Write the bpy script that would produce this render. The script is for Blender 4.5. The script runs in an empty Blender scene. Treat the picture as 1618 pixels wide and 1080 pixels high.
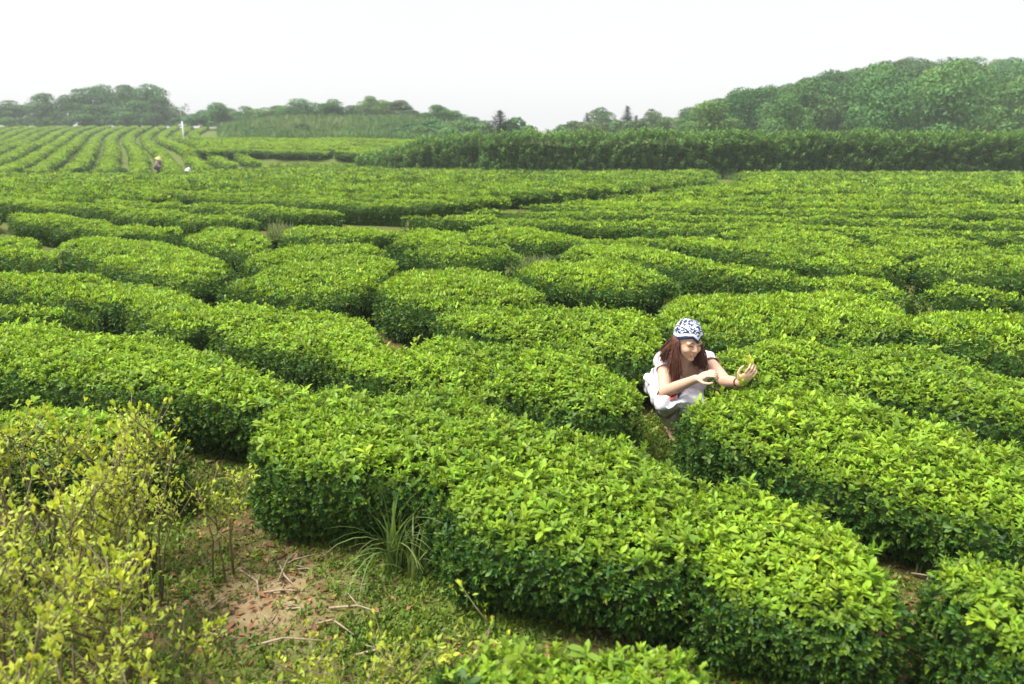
import bpy, bmesh, math, random
import numpy as np
from mathutils import Vector, Matrix, Euler
from mathutils.bvhtree import BVHTree

rng = np.random.default_rng(7)
random.seed(7)
SC = bpy.context.scene
COL = SC.collection

# ------------------------------------------------------------------ camera
CAM_H = 1.9
FPX = 1168.0                       # focal length in pixels of a 1618 px wide frame
PITCH = math.atan(340 / FPX)       # horizon at pixel row 200
cam_d = bpy.data.cameras.new('camera')
cam_d.sensor_width = 36.0
cam_d.lens = FPX / 1618 * 36.0
cam_d.clip_start = 0.05
cam_d.clip_end = 3000
cam_d.dof.use_dof = True
cam_d.dof.focus_distance = 4.3
cam_d.dof.aperture_fstop = 2.6
cam = bpy.data.objects.new('camera', cam_d)
cam.location = (0, 0, CAM_H)
cam.rotation_euler = (math.pi / 2 - PITCH, 0, 0)
COL.objects.link(cam)
SC.camera = cam

# ------------------------------------------------------------------ sky, sun, exposure
SUN_EL, SUN_AZ = math.radians(62), math.radians(-108)     # azimuth from +Y towards +X
world = bpy.data.worlds.new('World')
SC.world = world
world.use_nodes = True
wn = world.node_tree.nodes
wl = world.node_tree.links
wn.clear()
w_out = wn.new('ShaderNodeOutputWorld')
sky = wn.new('ShaderNodeTexSky')
sky.sky_type = 'NISHITA'
sky.sun_disc = False
sky.sun_elevation = SUN_EL
sky.sun_rotation = SUN_AZ
sky.dust_density = 4.0
sky.air_density = 1.0
bg1 = wn.new('ShaderNodeBackground'); bg1.inputs[1].default_value = 0.022
wl.new(sky.outputs[0], bg1.inputs[0])
bg2 = wn.new('ShaderNodeBackground'); bg2.inputs[1].default_value = 0.305   # even cloud deck
tc = wn.new('ShaderNodeTexCoord')
nz = wn.new('ShaderNodeTexNoise'); nz.inputs['Scale'].default_value = 1.3; nz.inputs['Detail'].default_value = 3
wl.new(tc.outputs['Generated'], nz.inputs['Vector'])
cr = wn.new('ShaderNodeValToRGB')
cr.color_ramp.elements[0].position = 0.25; cr.color_ramp.elements[0].color = (0.92, 0.92, 0.965, 1)
cr.color_ramp.elements[1].position = 0.75; cr.color_ramp.elements[1].color = (0.99, 0.98, 0.995, 1)
wl.new(nz.outputs['Fac'], cr.inputs[0])
wl.new(cr.outputs[0], bg2.inputs[0])
w_add = wn.new('ShaderNodeAddShader')
wl.new(bg1.outputs[0], w_add.inputs[0]); wl.new(bg2.outputs[0], w_add.inputs[1])
wl.new(w_add.outputs[0], w_out.inputs['Surface'])

sun_d = bpy.data.lights.new('sun', 'SUN')
sun_d.energy = 2.5
sun_d.angle = math.radians(26)
sun_d.color = (1.0, 0.955, 0.88)
sun = bpy.data.objects.new('sun', sun_d)
sdir = Vector((math.sin(SUN_AZ) * math.cos(SUN_EL), math.cos(SUN_AZ) * math.cos(SUN_EL), math.sin(SUN_EL)))
sun.rotation_euler = sdir.to_track_quat('Z', 'Y').to_euler()
sun.location = (0, 0, 30)
COL.objects.link(sun)

SC.view_settings.view_transform = 'Standard'
SC.view_settings.look = 'None'
SC.view_settings.exposure = 1.5
SC.view_settings.gamma = 1.0
SC.render.engine = 'CYCLES'
SC.cycles.max_bounces = 5
SC.cycles.diffuse_bounces = 3
SC.cycles.glossy_bounces = 2
SC.cycles.transmission_bounces = 2
SC.cycles.transparent_max_bounces = 4
SC.cycles.volume_bounces = 1
SC.cycles.caustics_reflective = False
SC.cycles.caustics_refractive = False
SC.cycles.use_adaptive_sampling = True
SC.cycles.adaptive_threshold = 0.01
SC.cycles.use_denoising = True

# ------------------------------------------------------------------ numpy helpers
def smooth(a, b, x):
    t = np.clip((np.asarray(x, float) - a) / (b - a), 0, 1)
    return t * t * (3 - 2 * t)

_perm = np.random.default_rng(3).random(8192)
def _hash(ix, iy, iz):
    return _perm[(ix * 73 + iy * 1571 + iz * 3571) % 8192]
def vnoise(x, y, z=0.0):
    """smooth value noise, 0..1"""
    x = np.asarray(x, float); y = np.asarray(y, float); z = np.zeros_like(x) + z
    ix, iy, iz = np.floor(x).astype(int), np.floor(y).astype(int), np.floor(z).astype(int)
    fx, fy, fz = x - ix, y - iy, z - iz
    fx, fy, fz = (f * f * (3 - 2 * f) for f in (fx, fy, fz))
    r = 0
    for dx in (0, 1):
        for dy in (0, 1):
            for dz in (0, 1):
                w = (fx if dx else 1 - fx) * (fy if dy else 1 - fy) * (fz if dz else 1 - fz)
                r = r + w * _hash(ix + dx, iy + dy, iz + dz)
    return r

def ground(x, y):
    """height of the land"""
    x = np.asarray(x, float); y = np.asarray(y, float)
    g = -0.68 * smooth(9, 46, y)
    left = 1 - smooth(-14, 6, x + 0.0 * y)
    rise = 0.80 * smooth(34, 64, y) + 1.50 * smooth(62, 122, y)
    g = g + left * rise + (1 - left) * 0.5 * smooth(45, 90, y)
    # raised terrace in the middle distance
    ter = smooth(-0.48, -0.40, x / np.maximum(y, 1)) * (1 - smooth(-0.12, -0.07, x / np.maximum(y, 1)))
    edge = 46.5 - 0.30 * (x + 13)
    g = g + 0.42 * ter * smooth(edge - 0.6, edge + 0.5, y) * (1 - smooth(66, 76, y))
    # scrubby bank behind the terrace
    g = g + 1.5 * np.exp(-((x + 19) / 15) ** 4) * smooth(70, 92, y)
    # wooded hill on the right
    hx = smooth(15, 56, x)
    g = g + hx * 5.2 * smooth(58, 118, y)
    g = g + 0.035 * (vnoise(x * 0.9 + 7, y * 0.9) - 0.5) * (y < 60)
    return g

CP, SP = math.cos(PITCH), math.sin(PITCH)
def ray(px, py):
    u = (np.asarray(px, float) - 809) / FPX
    v = -(np.asarray(py, float) - 540) / FPX
    # camera axes in the world: right (1,0,0), up (0,SP,CP), forward (0,CP,-SP)
    return u, v * SP + CP, v * CP - SP
def at_depth(px, py, y):
    dx, dy, dz = ray(px, py)
    t = y / dy
    return Vector((float(dx * t), float(y), float(CAM_H + dz * t)))
def on_level(px, py, h):
    """world x, y where the sight line meets the surface h above the land"""
    dx, dy, dz = ray(px, py)
    z = np.zeros_like(dx) + h
    for _ in range(6):
        t = (z - CAM_H) / dz
        t = np.clip(t, 0.2, 400)
        z = ground(dx * t, dy * t) + h
    return np.stack([dx * t, dy * t], -1)

# ------------------------------------------------------------------ object helpers
def tag(o, label, cat, group=None, kind=None):
    if label: o['label'] = label
    if cat: o['category'] = cat
    if group: o['group'] = group
    if kind: o['kind'] = kind
    return o
def thing(name, label, cat, loc=(0, 0, 0), group=None):
    o = bpy.data.objects.new(name, None)
    o.empty_display_size = 0.1
    o.location = loc
    COL.objects.link(o)
    return tag(o, label, cat, group)
def link(name, mesh, mat=None, parent=None, loc=None):
    o = bpy.data.objects.new(name, mesh)
    COL.objects.link(o)
    if mat is not None and len(mesh.materials) == 0:
        mesh.materials.append(mat)
    if parent is not None: o.parent = parent
    if loc is not None: o.location = loc
    return o
def mesh_np(name, verts, faces, smooth_shade=True, attrs=None):
    """faces: (n,k) int array or list of tuples"""
    me = bpy.data.meshes.new(name)
    verts = np.asarray(verts, np.float32)
    if isinstance(faces, np.ndarray) and len(faces):
        n, k = faces.shape
        me.vertices.add(len(verts)); me.vertices.foreach_set('co', verts.ravel())
        me.loops.add(n * k); me.loops.foreach_set('vertex_index', faces.astype(np.int32).ravel())
        me.polygons.add(n)
        me.polygons.foreach_set('loop_start', np.arange(0, n * k, k, dtype=np.int32))
        me.update(calc_edges=True)
    else:
        me.from_pydata([tuple(map(float, v)) for v in verts], [], [tuple(map(int, f)) for f in faces])
    if smooth_shade and len(me.polygons):
        me.polygons.foreach_set('use_smooth', np.ones(len(me.polygons), bool))
    for k, v in (attrs or {}).items():
        a = me.attributes.new(k, 'FLOAT', 'POINT')
        a.data.foreach_set('value', np.asarray(v, np.float32).ravel())
    me.update()
    return me

class MB:
    """collects simple shapes into one mesh"""
    def __init__(s): s.v = []; s.f = []; s.a = []
    def add(s, v, f, a=0.0):
        o = len(s.v)
        s.v += [tuple(p) for p in v]; s.f += [tuple(i + o for i in q) for q in f]
        s.a += [a] * len(v)
    def tube(s, pts, radii, n=6, a=0.0):
        pts = [Vector(p) for p in pts]
        vs, fs = [], []
        ref = Vector((0.3, 0.9, 0.2))
        for i, p in enumerate(pts):
            d = (pts[min(i + 1, len(pts) - 1)] - pts[max(i - 1, 0)]).normalized()
            x = d.cross(ref)
            if x.length < 0.05: x = d.cross(Vector((1, 0, 0)))
            x.normalize(); y = d.cross(x)
            for k in range(n):
                t = 2 * math.pi * k / n
                vs.append(p + (x * math.cos(t) + y * math.sin(t)) * radii[i])
        for i in range(len(pts) - 1):
            for k in range(n):
                k2 = (k + 1) % n
                fs.append((i * n + k, i * n + k2, (i + 1) * n + k2, (i + 1) * n + k))
        fs.append(tuple(range(n - 1, -1, -1)))
        fs.append(tuple((len(pts) - 1) * n + k for k in range(n)))
        s.add(vs, fs, a)
    def leaf(s, base, d, nrm, L, W, fold=0.25, droop=0.15, a=0.0, seg=2):
        """a folded, pointed leaf"""
        d = Vector(d).normalized(); nrm = Vector(nrm)
        side = d.cross(nrm)
        if side.length < 1e-4: side = d.cross(Vector((1, 0.1, 0)))
        side.normalize(); nrm = side.cross(d).normalized()
        base = Vector(base)
        prof = {2: [(0, 0.12), (0.45, 1.0), (1.0, 0.0)], 3: [(0, 0.12), (0.34, 0.84), (0.72, 0.90), (1.0, 0.0)]}[seg]
        mids, lef, rig = [], [], []
        for t, w in prof:
            c = base + d * (L * t) - nrm * (droop * L * t * t)
            mids.append(c)
            off = side * (W * 0.5 * w); up = nrm * (fold * W * 0.5 * w)
            lef.append(c - off + up); rig.append(c + off + up)
        n = len(prof)
        v = mids + lef[:-1] + rig[:-1]
        f = []
        for i in range(n - 1):
            l0, r0 = n + i, n + (n - 1) + i
            if i < n - 2:
                f.append((i, i + 1, l0 + 1, l0)); f.append((i + 1, i, r0, r0 + 1))
            else:
                f.append((i, i + 1, l0)); f.append((i + 1, i, r0))
        s.add(v, f, a)
    def mesh(s, name, smooth_shade=True, attr=None):
        return mesh_np(name, s.v, s.f, smooth_shade, {attr: s.a} if attr else None)

# ------------------------------------------------------------------ materials
def new_mat(name):
    m = bpy.data.materials.new(name); m.use_nodes = True
    nt = m.node_tree; nt.nodes.clear()
    out = nt.nodes.new('ShaderNodeOutputMaterial')
    return m, nt.nodes, nt.links, out
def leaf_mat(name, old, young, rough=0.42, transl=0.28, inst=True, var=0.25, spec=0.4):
    """leaf: colour runs from old to young growth with age; on tea hedges the tint also paints shaded sides"""
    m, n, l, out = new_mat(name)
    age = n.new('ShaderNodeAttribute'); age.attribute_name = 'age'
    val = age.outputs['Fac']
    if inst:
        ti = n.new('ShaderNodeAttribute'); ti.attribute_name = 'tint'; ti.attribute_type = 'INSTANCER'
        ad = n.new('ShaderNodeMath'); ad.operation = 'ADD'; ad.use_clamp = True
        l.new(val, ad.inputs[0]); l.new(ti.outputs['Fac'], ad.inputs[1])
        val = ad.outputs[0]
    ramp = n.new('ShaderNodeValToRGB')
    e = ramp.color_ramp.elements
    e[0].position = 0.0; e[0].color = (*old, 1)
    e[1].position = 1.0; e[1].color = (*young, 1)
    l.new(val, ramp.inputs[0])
    oi = n.new('ShaderNodeObjectInfo')
    hs = n.new('ShaderNodeHueSaturation')
    mr = n.new('ShaderNodeMapRange'); mr.inputs['To Min'].default_value = 1 - var; mr.inputs['To Max'].default_value = 1 + var
    l.new(oi.outputs['Random'], mr.inputs['Value'])
    l.new(mr.outputs[0], hs.inputs['Value'])
    mh = n.new('ShaderNodeMapRange'); mh.inputs['To Min'].default_value = 0.487; mh.inputs['To Max'].default_value = 0.513
    mm = n.new('ShaderNodeMath'); mm.operation = 'FRACT'
    mx = n.new('ShaderNodeMath'); mx.operation = 'MULTIPLY'; mx.inputs[1].default_value = 7.31
    l.new(oi.outputs['Random'], mx.inputs[0]); l.new(mx.outputs[0], mm.inputs[0]); l.new(mm.outputs[0], mh.inputs['Value'])
    l.new(mh.outputs[0], hs.inputs['Hue'])
    l.new(ramp.outputs[0], hs.inputs['Color'])
    b = n.new('ShaderNodeBsdfPrincipled')
    b.inputs['Roughness'].default_value = rough
    b.inputs['Specular IOR Level'].default_value = spec
    l.new(hs.outputs[0], b.inputs['Base Color'])
    tr = n.new('ShaderNodeBsdfTranslucent')
    tcol = n.new('ShaderNodeMixRGB'); tcol.blend_type = 'MULTIPLY'; tcol.inputs[0].default_value = 1.0
    tcol.inputs[2].default_value = (1.25, 1.15, 0.5, 1)
    l.new(hs.outputs[0], tcol.inputs[1]); l.new(tcol.outputs[0], tr.inputs[0])
    mix = n.new('ShaderNodeMixShader'); mix.inputs[0].default_value = transl
    l.new(b.outputs[0], mix.inputs[1]); l.new(tr.outputs[0], mix.inputs[2])
    l.new(mix.outputs[0], out.inputs['Surface'])
    return m
def plain_mat(name, col, rough=0.8, col2=None, scale=8.0, detail=4, bump=0.0, spec=0.3, sss=0.0):
    m, n, l, out = new_mat(name)
    b = n.new('ShaderNodeBsdfPrincipled')
    b.inputs['Roughness'].default_value = rough
    b.inputs['Specular IOR Level'].default_value = spec
    tcn = n.new('ShaderNodeTexCoord')
    nt = n.new('ShaderNodeTexNoise'); nt.inputs['Scale'].default_value = scale; nt.inputs['Detail'].default_value = detail
    l.new(tcn.outputs['Object'], nt.inputs['Vector'])
    r = n.new('ShaderNodeValToRGB')
    c2 = col2 or tuple(c * 0.7 for c in col)
    r.color_ramp.elements[0].position = 0.3; r.color_ramp.elements[0].color = (*c2, 1)
    r.color_ramp.elements[1].position = 0.7; r.color_ramp.elements[1].color = (*col, 1)
    l.new(nt.outputs['Fac'], r.inputs[0]); l.new(r.outputs[0], b.inputs['Base Color'])
    if bump:
        bp = n.new('ShaderNodeBump'); bp.inputs['Strength'].default_value = bump; bp.inputs['Distance'].default_value = 0.02
        l.new(nt.outputs['Fac'], bp.inputs['Height']); l.new(bp.outputs[0], b.inputs['Normal'])
    if sss:
        b.inputs['Subsurface Weight'].default_value = sss
        b.inputs['Subsurface Radius'].default_value = (0.02, 0.008, 0.004)
    l.new(b.outputs[0], out.inputs['Surface'])
    return m

M = {}
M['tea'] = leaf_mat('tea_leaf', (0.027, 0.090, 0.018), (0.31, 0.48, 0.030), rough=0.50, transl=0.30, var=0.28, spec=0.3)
M['dark_tea'] = leaf_mat('dark_camellia_leaf', (0.034, 0.105, 0.024), (0.14, 0.27, 0.045), rough=0.6, transl=0.22, spec=.2)
M['yellow'] = leaf_mat('yellow_young_leaf', (0.32, 0.44, 0.04), (0.68, 0.76, 0.12), rough=0.5, transl=0.35, inst=False, var=0.12)
M['shrub_leaf'] = leaf_mat('shrub_leaf', (0.20, 0.29, 0.03), (0.62, 0.68, 0.08), rough=0.5, transl=0.3)
M['weed'] = leaf_mat('weed_leaf', (0.05, 0.12, 0.012), (0.24, 0.34, 0.03), rough=0.55, transl=0.3)
M['litter'] = leaf_mat('fallen_leaf', (0.07, 0.04, 0.02), (0.36, 0.17, 0.07), rough=0.7, transl=0.05)
M['blade'] = leaf_mat('grass_blade', (0.07, 0.15, 0.03), (0.26, 0.34, 0.10), rough=0.45, transl=0.3, inst=False)
M['scrub_grass'] = leaf_mat('bank_grass', (0.08, 0.18, 0.04), (0.24, 0.27, 0.10), rough=0.7, transl=0.2)
M['twigs'] = plain_mat('tea_twigs', (0.042, 0.085, 0.018), 0.9, (0.022, 0.035, 0.010), scale=30, spec=0.0)
M['stem'] = plain_mat('shrub_stem', (0.20, 0.17, 0.09), 0.8, (0.12, 0.10, 0.05), scale=25)
M['dry'] = plain_mat('dry_twig', (0.42, 0.34, 0.24), 0.85, (0.24, 0.18, 0.11), scale=40)
M['bark'] = plain_mat('bark', (0.11, 0.085, 0.06), 0.9, (0.05, 0.04, 0.03), scale=6, bump=0.5)
def tree_mat(name, old, young):
    return leaf_mat(name, old, young, rough=0.6, transl=0.15, inst=False, var=0.28, spec=0.25)
M['crown'] = tree_mat('broadleaf_crown', (0.028, 0.095, 0.028), (0.11, 0.27, 0.05))
M['crown_pale'] = tree_mat('pale_crown', (0.05, 0.13, 0.03), (0.16, 0.30, 0.06))
M['crown_brown'] = tree_mat('brownish_crown', (0.06, 0.11, 0.03), (0.17, 0.23, 0.06))
M['needle'] = tree_mat('conifer_needles', (0.018, 0.045, 0.022), (0.05, 0.10, 0.04))

def ground_mat():
    m, n, l, out = new_mat('earth')
    b = n.new('ShaderNodeBsdfPrincipled'); b.inputs['Roughness'].default_value = 0.95
    b.inputs['Specular IOR Level'].default_value = 0.15
    geo = n.new('ShaderNodeNewGeometry')
    def noise(scale, detail=6, rough=0.6):
        t = n.new('ShaderNodeTexNoise'); t.inputs['Scale'].default_value = scale
        t.inputs['Detail'].default_value = detail; t.inputs['Roughness'].default_value = rough
        l.new(geo.outputs['Position'], t.inputs['Vector']); return t
    def ramp(src, stops):
        r = n.new('ShaderNodeValToRGB')
        e = r.color_ramp.elements
        while len(e) < len(stops): e.new(0.5)
        for el, (p, c) in zip(e, stops): el.position = p; el.color = (*c, 1)
        l.new(src, r.inputs[0]); return r
    n1 = noise(1.6); n2 = noise(9, 8); n3 = noise(60, 5, 0.7)
    soil = ramp(n2.outputs['Fac'], [(0.30, (0.055, 0.032, 0.018)), (0.52, (0.12, 0.072, 0.038)), (0.72, (0.22, 0.145, 0.075))])
    fine = n.new('ShaderNodeMixRGB'); fine.blend_type = 'OVERLAY'; fine.inputs[0].default_value = 0.55
    l.new(soil.outputs[0], fine.inputs[1]); l.new(n3.outputs['Fac'], fine.inputs[2])
    moss = ramp(n3.outputs['Fac'], [(0.35, (0.055, 0.085, 0.016)), (0.65, (0.15, 0.19, 0.04))])
    cov = n.new('ShaderNodeAttribute'); cov.attribute_name = 'green'
    ad = n.new('ShaderNodeMath'); ad.operation = 'ADD'
    l.new(cov.outputs['Fac'], ad.inputs[0])
    sc = n.new('ShaderNodeMapRange'); sc.inputs['From Min'].default_value = 0.3; sc.inputs['From Max'].default_value = 0.7
    sc.inputs['To Min'].default_value = -0.55; sc.inputs['To Max'].default_value = 0.45
    l.new(n1.outputs['Fac'], sc.inputs['Value']); l.new(sc.outputs[0], ad.inputs[1]); ad.use_clamp = True
    mix = n.new('ShaderNodeMixRGB'); l.new(ad.outputs[0], mix.inputs[0])
    l.new(fine.outputs[0], mix.inputs[1]); l.new(moss.outputs[0], mix.inputs[2])
    tan = n.new('ShaderNodeAttribute'); tan.attribute_name = 'tan'
    mix2 = n.new('ShaderNodeMixRGB'); l.new(tan.outputs['Fac'], mix2.inputs[0]); l.new(mix.outputs[0], mix2.inputs[1])
    tanc = ramp(n2.outputs['Fac'], [(0.3, (0.24, 0.17, 0.085)), (0.7, (0.42, 0.32, 0.18))])
    l.new(tanc.outputs[0], mix2.inputs[2])
    l.new(mix2.outputs[0], b.inputs['Base Color'])
    bp = n.new('ShaderNodeBump'); bp.inputs['Strength'].default_value = 0.9; bp.inputs['Distance'].default_value = 0.03
    l.new(n2.outputs['Fac'], bp.inputs['Height'])
    bp2 = n.new('ShaderNodeBump'); bp2.inputs['Strength'].default_value = 0.7; bp2.inputs['Distance'].default_value = 0.01
    l.new(n3.outputs['Fac'], bp2.inputs['Height']); l.new(bp.outputs[0], bp2.inputs['Normal'])
    l.new(bp2.outputs[0], b.inputs['Normal'])
    l.new(b.outputs[0], out.inputs['Surface'])
    return m
M['earth'] = ground_mat()

# ------------------------------------------------------------------ ground
def build_ground():
    a = np.linspace(-1, 1, 261)
    xs = 4.0 * np.sinh(a * 4.9)/ np.sinh(4.9) * 58
    b = np.linspace(0, 1, 300)
    ys = -6 + 246 * (np.exp(b * 4.4) - 1) / (math.exp(4.4) - 1)
    X, Y = np.meshgrid(xs, ys)
    Z = ground(X, Y) + 0.03 * (vnoise(X * 3.1, Y * 3.1) - 0.5) * (Y < 25)
    nx, ny = len(xs), len(ys)
    i = np.arange(nx - 1)[None, :] + np.arange(ny - 1)[:, None] * nx
    F = np.stack([i, i + 1, i + nx + 1, i + nx], -1).reshape(-1, 4)
    px, py = X.ravel(), Y.ravel()
    # where moss and weeds cover the soil
    green = 0.25 + 0.0 * px
    d1 = ((px + 0.25) / 1.0) ** 2 + ((py - 2.75) / 0.55) ** 2
    green = green + 0.75 * np.exp(-d1) + 1.0 * smooth(24, 36, py) + .55 * smooth(6, 9, py) * (1 - smooth(24, 36, py))
    tan = 0.95 * np.exp(-(((px + 1.05) / 0.38) ** 2 + ((py - 2.62) / 0.33) ** 2))
    tan = tan + 0.9 * np.exp(-(((px + 19.5) / 1.6) ** 2 + ((py - 54) / 4.5) ** 2))
    tan = tan + 0.5 * np.exp(-(((px + 2.0) / 6.0) ** 2 + ((py - 37) / 1.2) ** 2))
    tan = np.clip(tan * (0.6 + 0.8 * vnoise(px * 4, py * 4)), 0, 1)
    me = mesh_np('ground', np.stack([px, py, Z.ravel()], -1), F, True, {'green': np.clip(green, 0, 1.4), 'tan': tan})
    o = link('ground', me, M['earth'])
    o['kind'] = 'structure'
build_ground()

# ------------------------------------------------------------------ leaf sprigs (sources for the foliage)
def rand_dir(tilt_lo, tilt_hi, az=None):
    az = random.uniform(0, 2 * math.pi) if az is None else az
    t = random.uniform(tilt_lo, tilt_hi)
    return Vector((math.cos(az) * math.sin(t), math.sin(az) * math.sin(t), math.cos(t)))
def leafset(name, mat, build):
    mb = MB(); build(mb)
    me = mb.mesh(name, True, 'age')
    me.materials.append(mat)
    o = bpy.data.objects.new(name, me)
    return o
def up_for(d):
    n = Vector((0, 0, 1)) - d * d.z
    if n.length < 0.05: n = Vector((random.random() - .5, random.random() - .5, 0))
    return n
def sprig_young(mb):
    az = random.uniform(0, 6.28)
    for k in range(2):
        d = rand_dir(0.10, 0.38, az + k * 2.6 + random.uniform(-.3, .3)); L = random.uniform(.028, .040)
        mb.leaf((0, 0, .022), d, -Vector((d.x, d.y, -0.4)), L, L * .36, .35, -.05, random.uniform(.18, .34), seg=3)
    for k in range(4):
        d = rand_dir(0.35, 1.0, az + k * 1.9 + random.uniform(-.4, .4)); L = random.uniform(.034, .050)
        mb.leaf((0, 0, .016 - .004 * k), d, up_for(d), L, L * .40, .3, .10, random.uniform(-.05, .12), seg=3)
    mb.leaf((0, 0, .005), rand_dir(.9, 1.5), (0, 0, 1), .05, .021, .25, .2, -.25)
def sprig_mature(mb):
    az = random.uniform(0, 6.28)
    for k in range(6):
        d = rand_dir(0.45, 1.35, az + k * 2.2 + random.uniform(-.4, .4)); L = random.uniform(.045, .066)
        mb.leaf((0, 0, .02 - .006 * k), d, up_for(d), L, L * .43, .22, .22, random.uniform(-.12, .1), seg=3)
    d = rand_dir(.05, .5)
    mb.leaf((0, 0, .02), d, up_for(d), .035, .014, .3, .05, .22)
def clump(R, n, L0, L1, a0=-.15, a1=.25, hz=0.35):
    def f(mb):
        for k in range(n):
            r = R * math.sqrt(random.random()); t = random.uniform(0, 6.28)
            d = rand_dir(0.2, 1.25); L = random.uniform(L0, L1)
            z = random.uniform(-.5, .5) * R * hz
            mb.leaf((r * math.cos(t), r * math.sin(t), z), d, up_for(d), L, L * .45, .25, .12, a0 + (a1 - a0) * random.random() ** 1.3 + (z > 0) * .05)
    return f
def shoot(h, n, L):
    def f(mb):
        for k in range(n):
            t = k / (n - 1)
            d = rand_dir(.45 + .7 * (1 - t), 1.0 + .5 * (1 - t), k * 2.4)
            mb.leaf((0.02 * math.sin(k), 0.02 * math.cos(k), h * (t - .35)), d, up_for(d), L * random.uniform(.8, 1.15), L * .42, .2, .15, -.1 + .45 * t * t)
    return f
SETS = {}
SETS['young'] = [leafset('sprig_young', M['tea'], sprig_young) for _ in range(5)]
SETS['mature'] = [leafset('sprig_mature', M['tea'], sprig_mature) for _ in range(4)]
SETS['mid'] = [leafset('clump_mid', M['tea'], clump(.055, 13, .035, .055)) for _ in range(5)]
SETS['far'] = [leafset('clump_far', M['tea'], clump(.12, 34, .04, .06)) for _ in range(4)]
SETS['dark'] = [leafset('shoot_dark', M['dark_tea'], shoot(.42, 16, .15)) for _ in range(4)]
SETS['weed'] = [leafset('weed', M['weed'], clump(.04, 12, .012, .026, -.2, .3, .5)) for _ in range(4)]
SETS['litter'] = [leafset('litter', M['litter'], lambda mb: mb.leaf((0, 0, 0), (1, 0, .1), (0, 0, 1), .045, .02, .3, .2, random.uniform(-.2, .3))) for _ in range(4)]
SETS['shrub'] = [leafset('shrub_sprig', M['shrub_leaf'], clump(.016, 4, .014, .026, -.1, .3, 1.5)) for _ in range(4)]
def grass_clump(mb):
    for k in range(14):
        d = rand_dir(.05, .55)
        mb.leaf((random.uniform(-.2, .2), random.uniform(-.2, .2), 0), d, up_for(d), random.uniform(.45, 1.0), .035, .1, .25, random.uniform(-.2, .25), seg=3)
SETS['grass'] = [leafset('grass_clump', M['scrub_grass'], grass_clump) for _ in range(4)]

def gn_group(name, objs):
    ng = bpy.data.node_groups.new(name, 'GeometryNodeTree')
    ng.interface.new_socket('Geometry', in_out='INPUT', socket_type='NodeSocketGeometry')
    ng.interface.new_socket('Geometry', in_out='OUTPUT', socket_type='NodeSocketGeometry')
    n, l = ng.nodes, ng.links
    gi = n.new('NodeGroupInput'); go = n.new('NodeGroupOutput')
    g2i = n.new('GeometryNodeGeometryToInstance')
    for o in objs:
        oi = n.new('GeometryNodeObjectInfo'); oi.inputs['Object'].default_value = o
        oi.inputs['As Instance'].default_value = False
        l.new(oi.outputs['Geometry'], g2i.inputs[0])
    iop = n.new('GeometryNodeInstanceOnPoints')
    iop.inputs['Pick Instance'].default_value = True
    def attr(nm, ty):
        a = n.new('GeometryNodeInputNamedAttribute'); a.data_type = ty; a.inputs['Name'].default_value = nm
        return a.outputs['Attribute']
    l.new(gi.outputs[0], iop.inputs['Points'])
    l.new(g2i.outputs[0], iop.inputs['Instance'])
    l.new(attr('pick', 'INT'), iop.inputs['Instance Index'])
    e2r = n.new('FunctionNodeEulerToRotation'); l.new(attr('rot', 'FLOAT_VECTOR'), e2r.inputs[0])
    l.new(e2r.outputs[0], iop.inputs['Rotation'])
    l.new(attr('size', 'FLOAT'), iop.inputs['Scale'])
    l.new(iop.outputs[0], go.inputs[0])
    return ng
GN = {
    'near': (gn_group('tea_sprigs', SETS['young'] + SETS['mature']), 9),
    'mid': (gn_group('tea_clumps_mid', SETS['mid']), 5),
    'far': (gn_group('tea_clumps_far', SETS['far']), 4),
    'dark': (gn_group('dark_shoots', SETS['dark']), 4),
    'weed': (gn_group('weeds', SETS['weed']), 4),
    'litter': (gn_group('fallen_leaves', SETS['litter']), 4),
    'shrub': (gn_group('shrub_sprigs', SETS['shrub']), 4),
    'grass': (gn_group('grass_clumps', SETS['grass']), 4),
}
N_POINTS = 0
def to_euler(axis, spin):
    """rotation that takes +Z to axis with a spin about it -> XYZ euler"""
    a = axis / np.linalg.norm(axis, axis=1, keepdims=True)
    ref = np.where(np.abs(a[:, 2:3]) < 0.9, np.array([[0, 0, 1.0]]), np.array([[1.0, 0, 0]]))
    x = np.cross(ref, a); x /= np.linalg.norm(x, axis=1, keepdims=True)
    y = np.cross(a, x)
    c, s = np.cos(spin)[:, None], np.sin(spin)[:, None]
    x2 = x * c + y * s; y2 = -x * s + y * c
    return np.stack([np.arctan2(y2[:, 2], a[:, 2]), -np.arcsin(np.clip(x2[:, 2], -1, 1)), np.arctan2(x2[:, 1], x2[:, 0])], -1)
def scatter(name, kind, pos, axis, size, tint, parent, pick=None, origin=(0, 0, 0)):
    global N_POINTS
    n = len(pos); N_POINTS += n
    grp, cnt = GN[kind]
    me = bpy.data.meshes.new(name)
    me.vertices.add(n)
    me.vertices.foreach_set('co', (np.asarray(pos) - np.asarray(origin)).astype(np.float32).ravel())
    def put(nm, ty, data, key='value'):
        a = me.attributes.new(nm, ty, 'POINT'); a.data.foreach_set(key, data)
    put('rot', 'FLOAT_VECTOR', to_euler(axis, rng.random(n) * 6.283).astype(np.float32).ravel(), 'vector')
    put('size', 'FLOAT', np.asarray(size, np.float32) * np.ones(n, np.float32))
    put('tint', 'FLOAT', np.asarray(tint, np.float32) * np.ones(n, np.float32))
    put('pick', 'INT', (rng.integers(0, cnt, n) if pick is None else pick).astype(np.int32))
    o = link(name, me, None, parent)
    md = o.modifiers.new('leaves', 'NODES'); md.node_group = grp
    o['kind'] = 'stuff'
    return o

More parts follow.
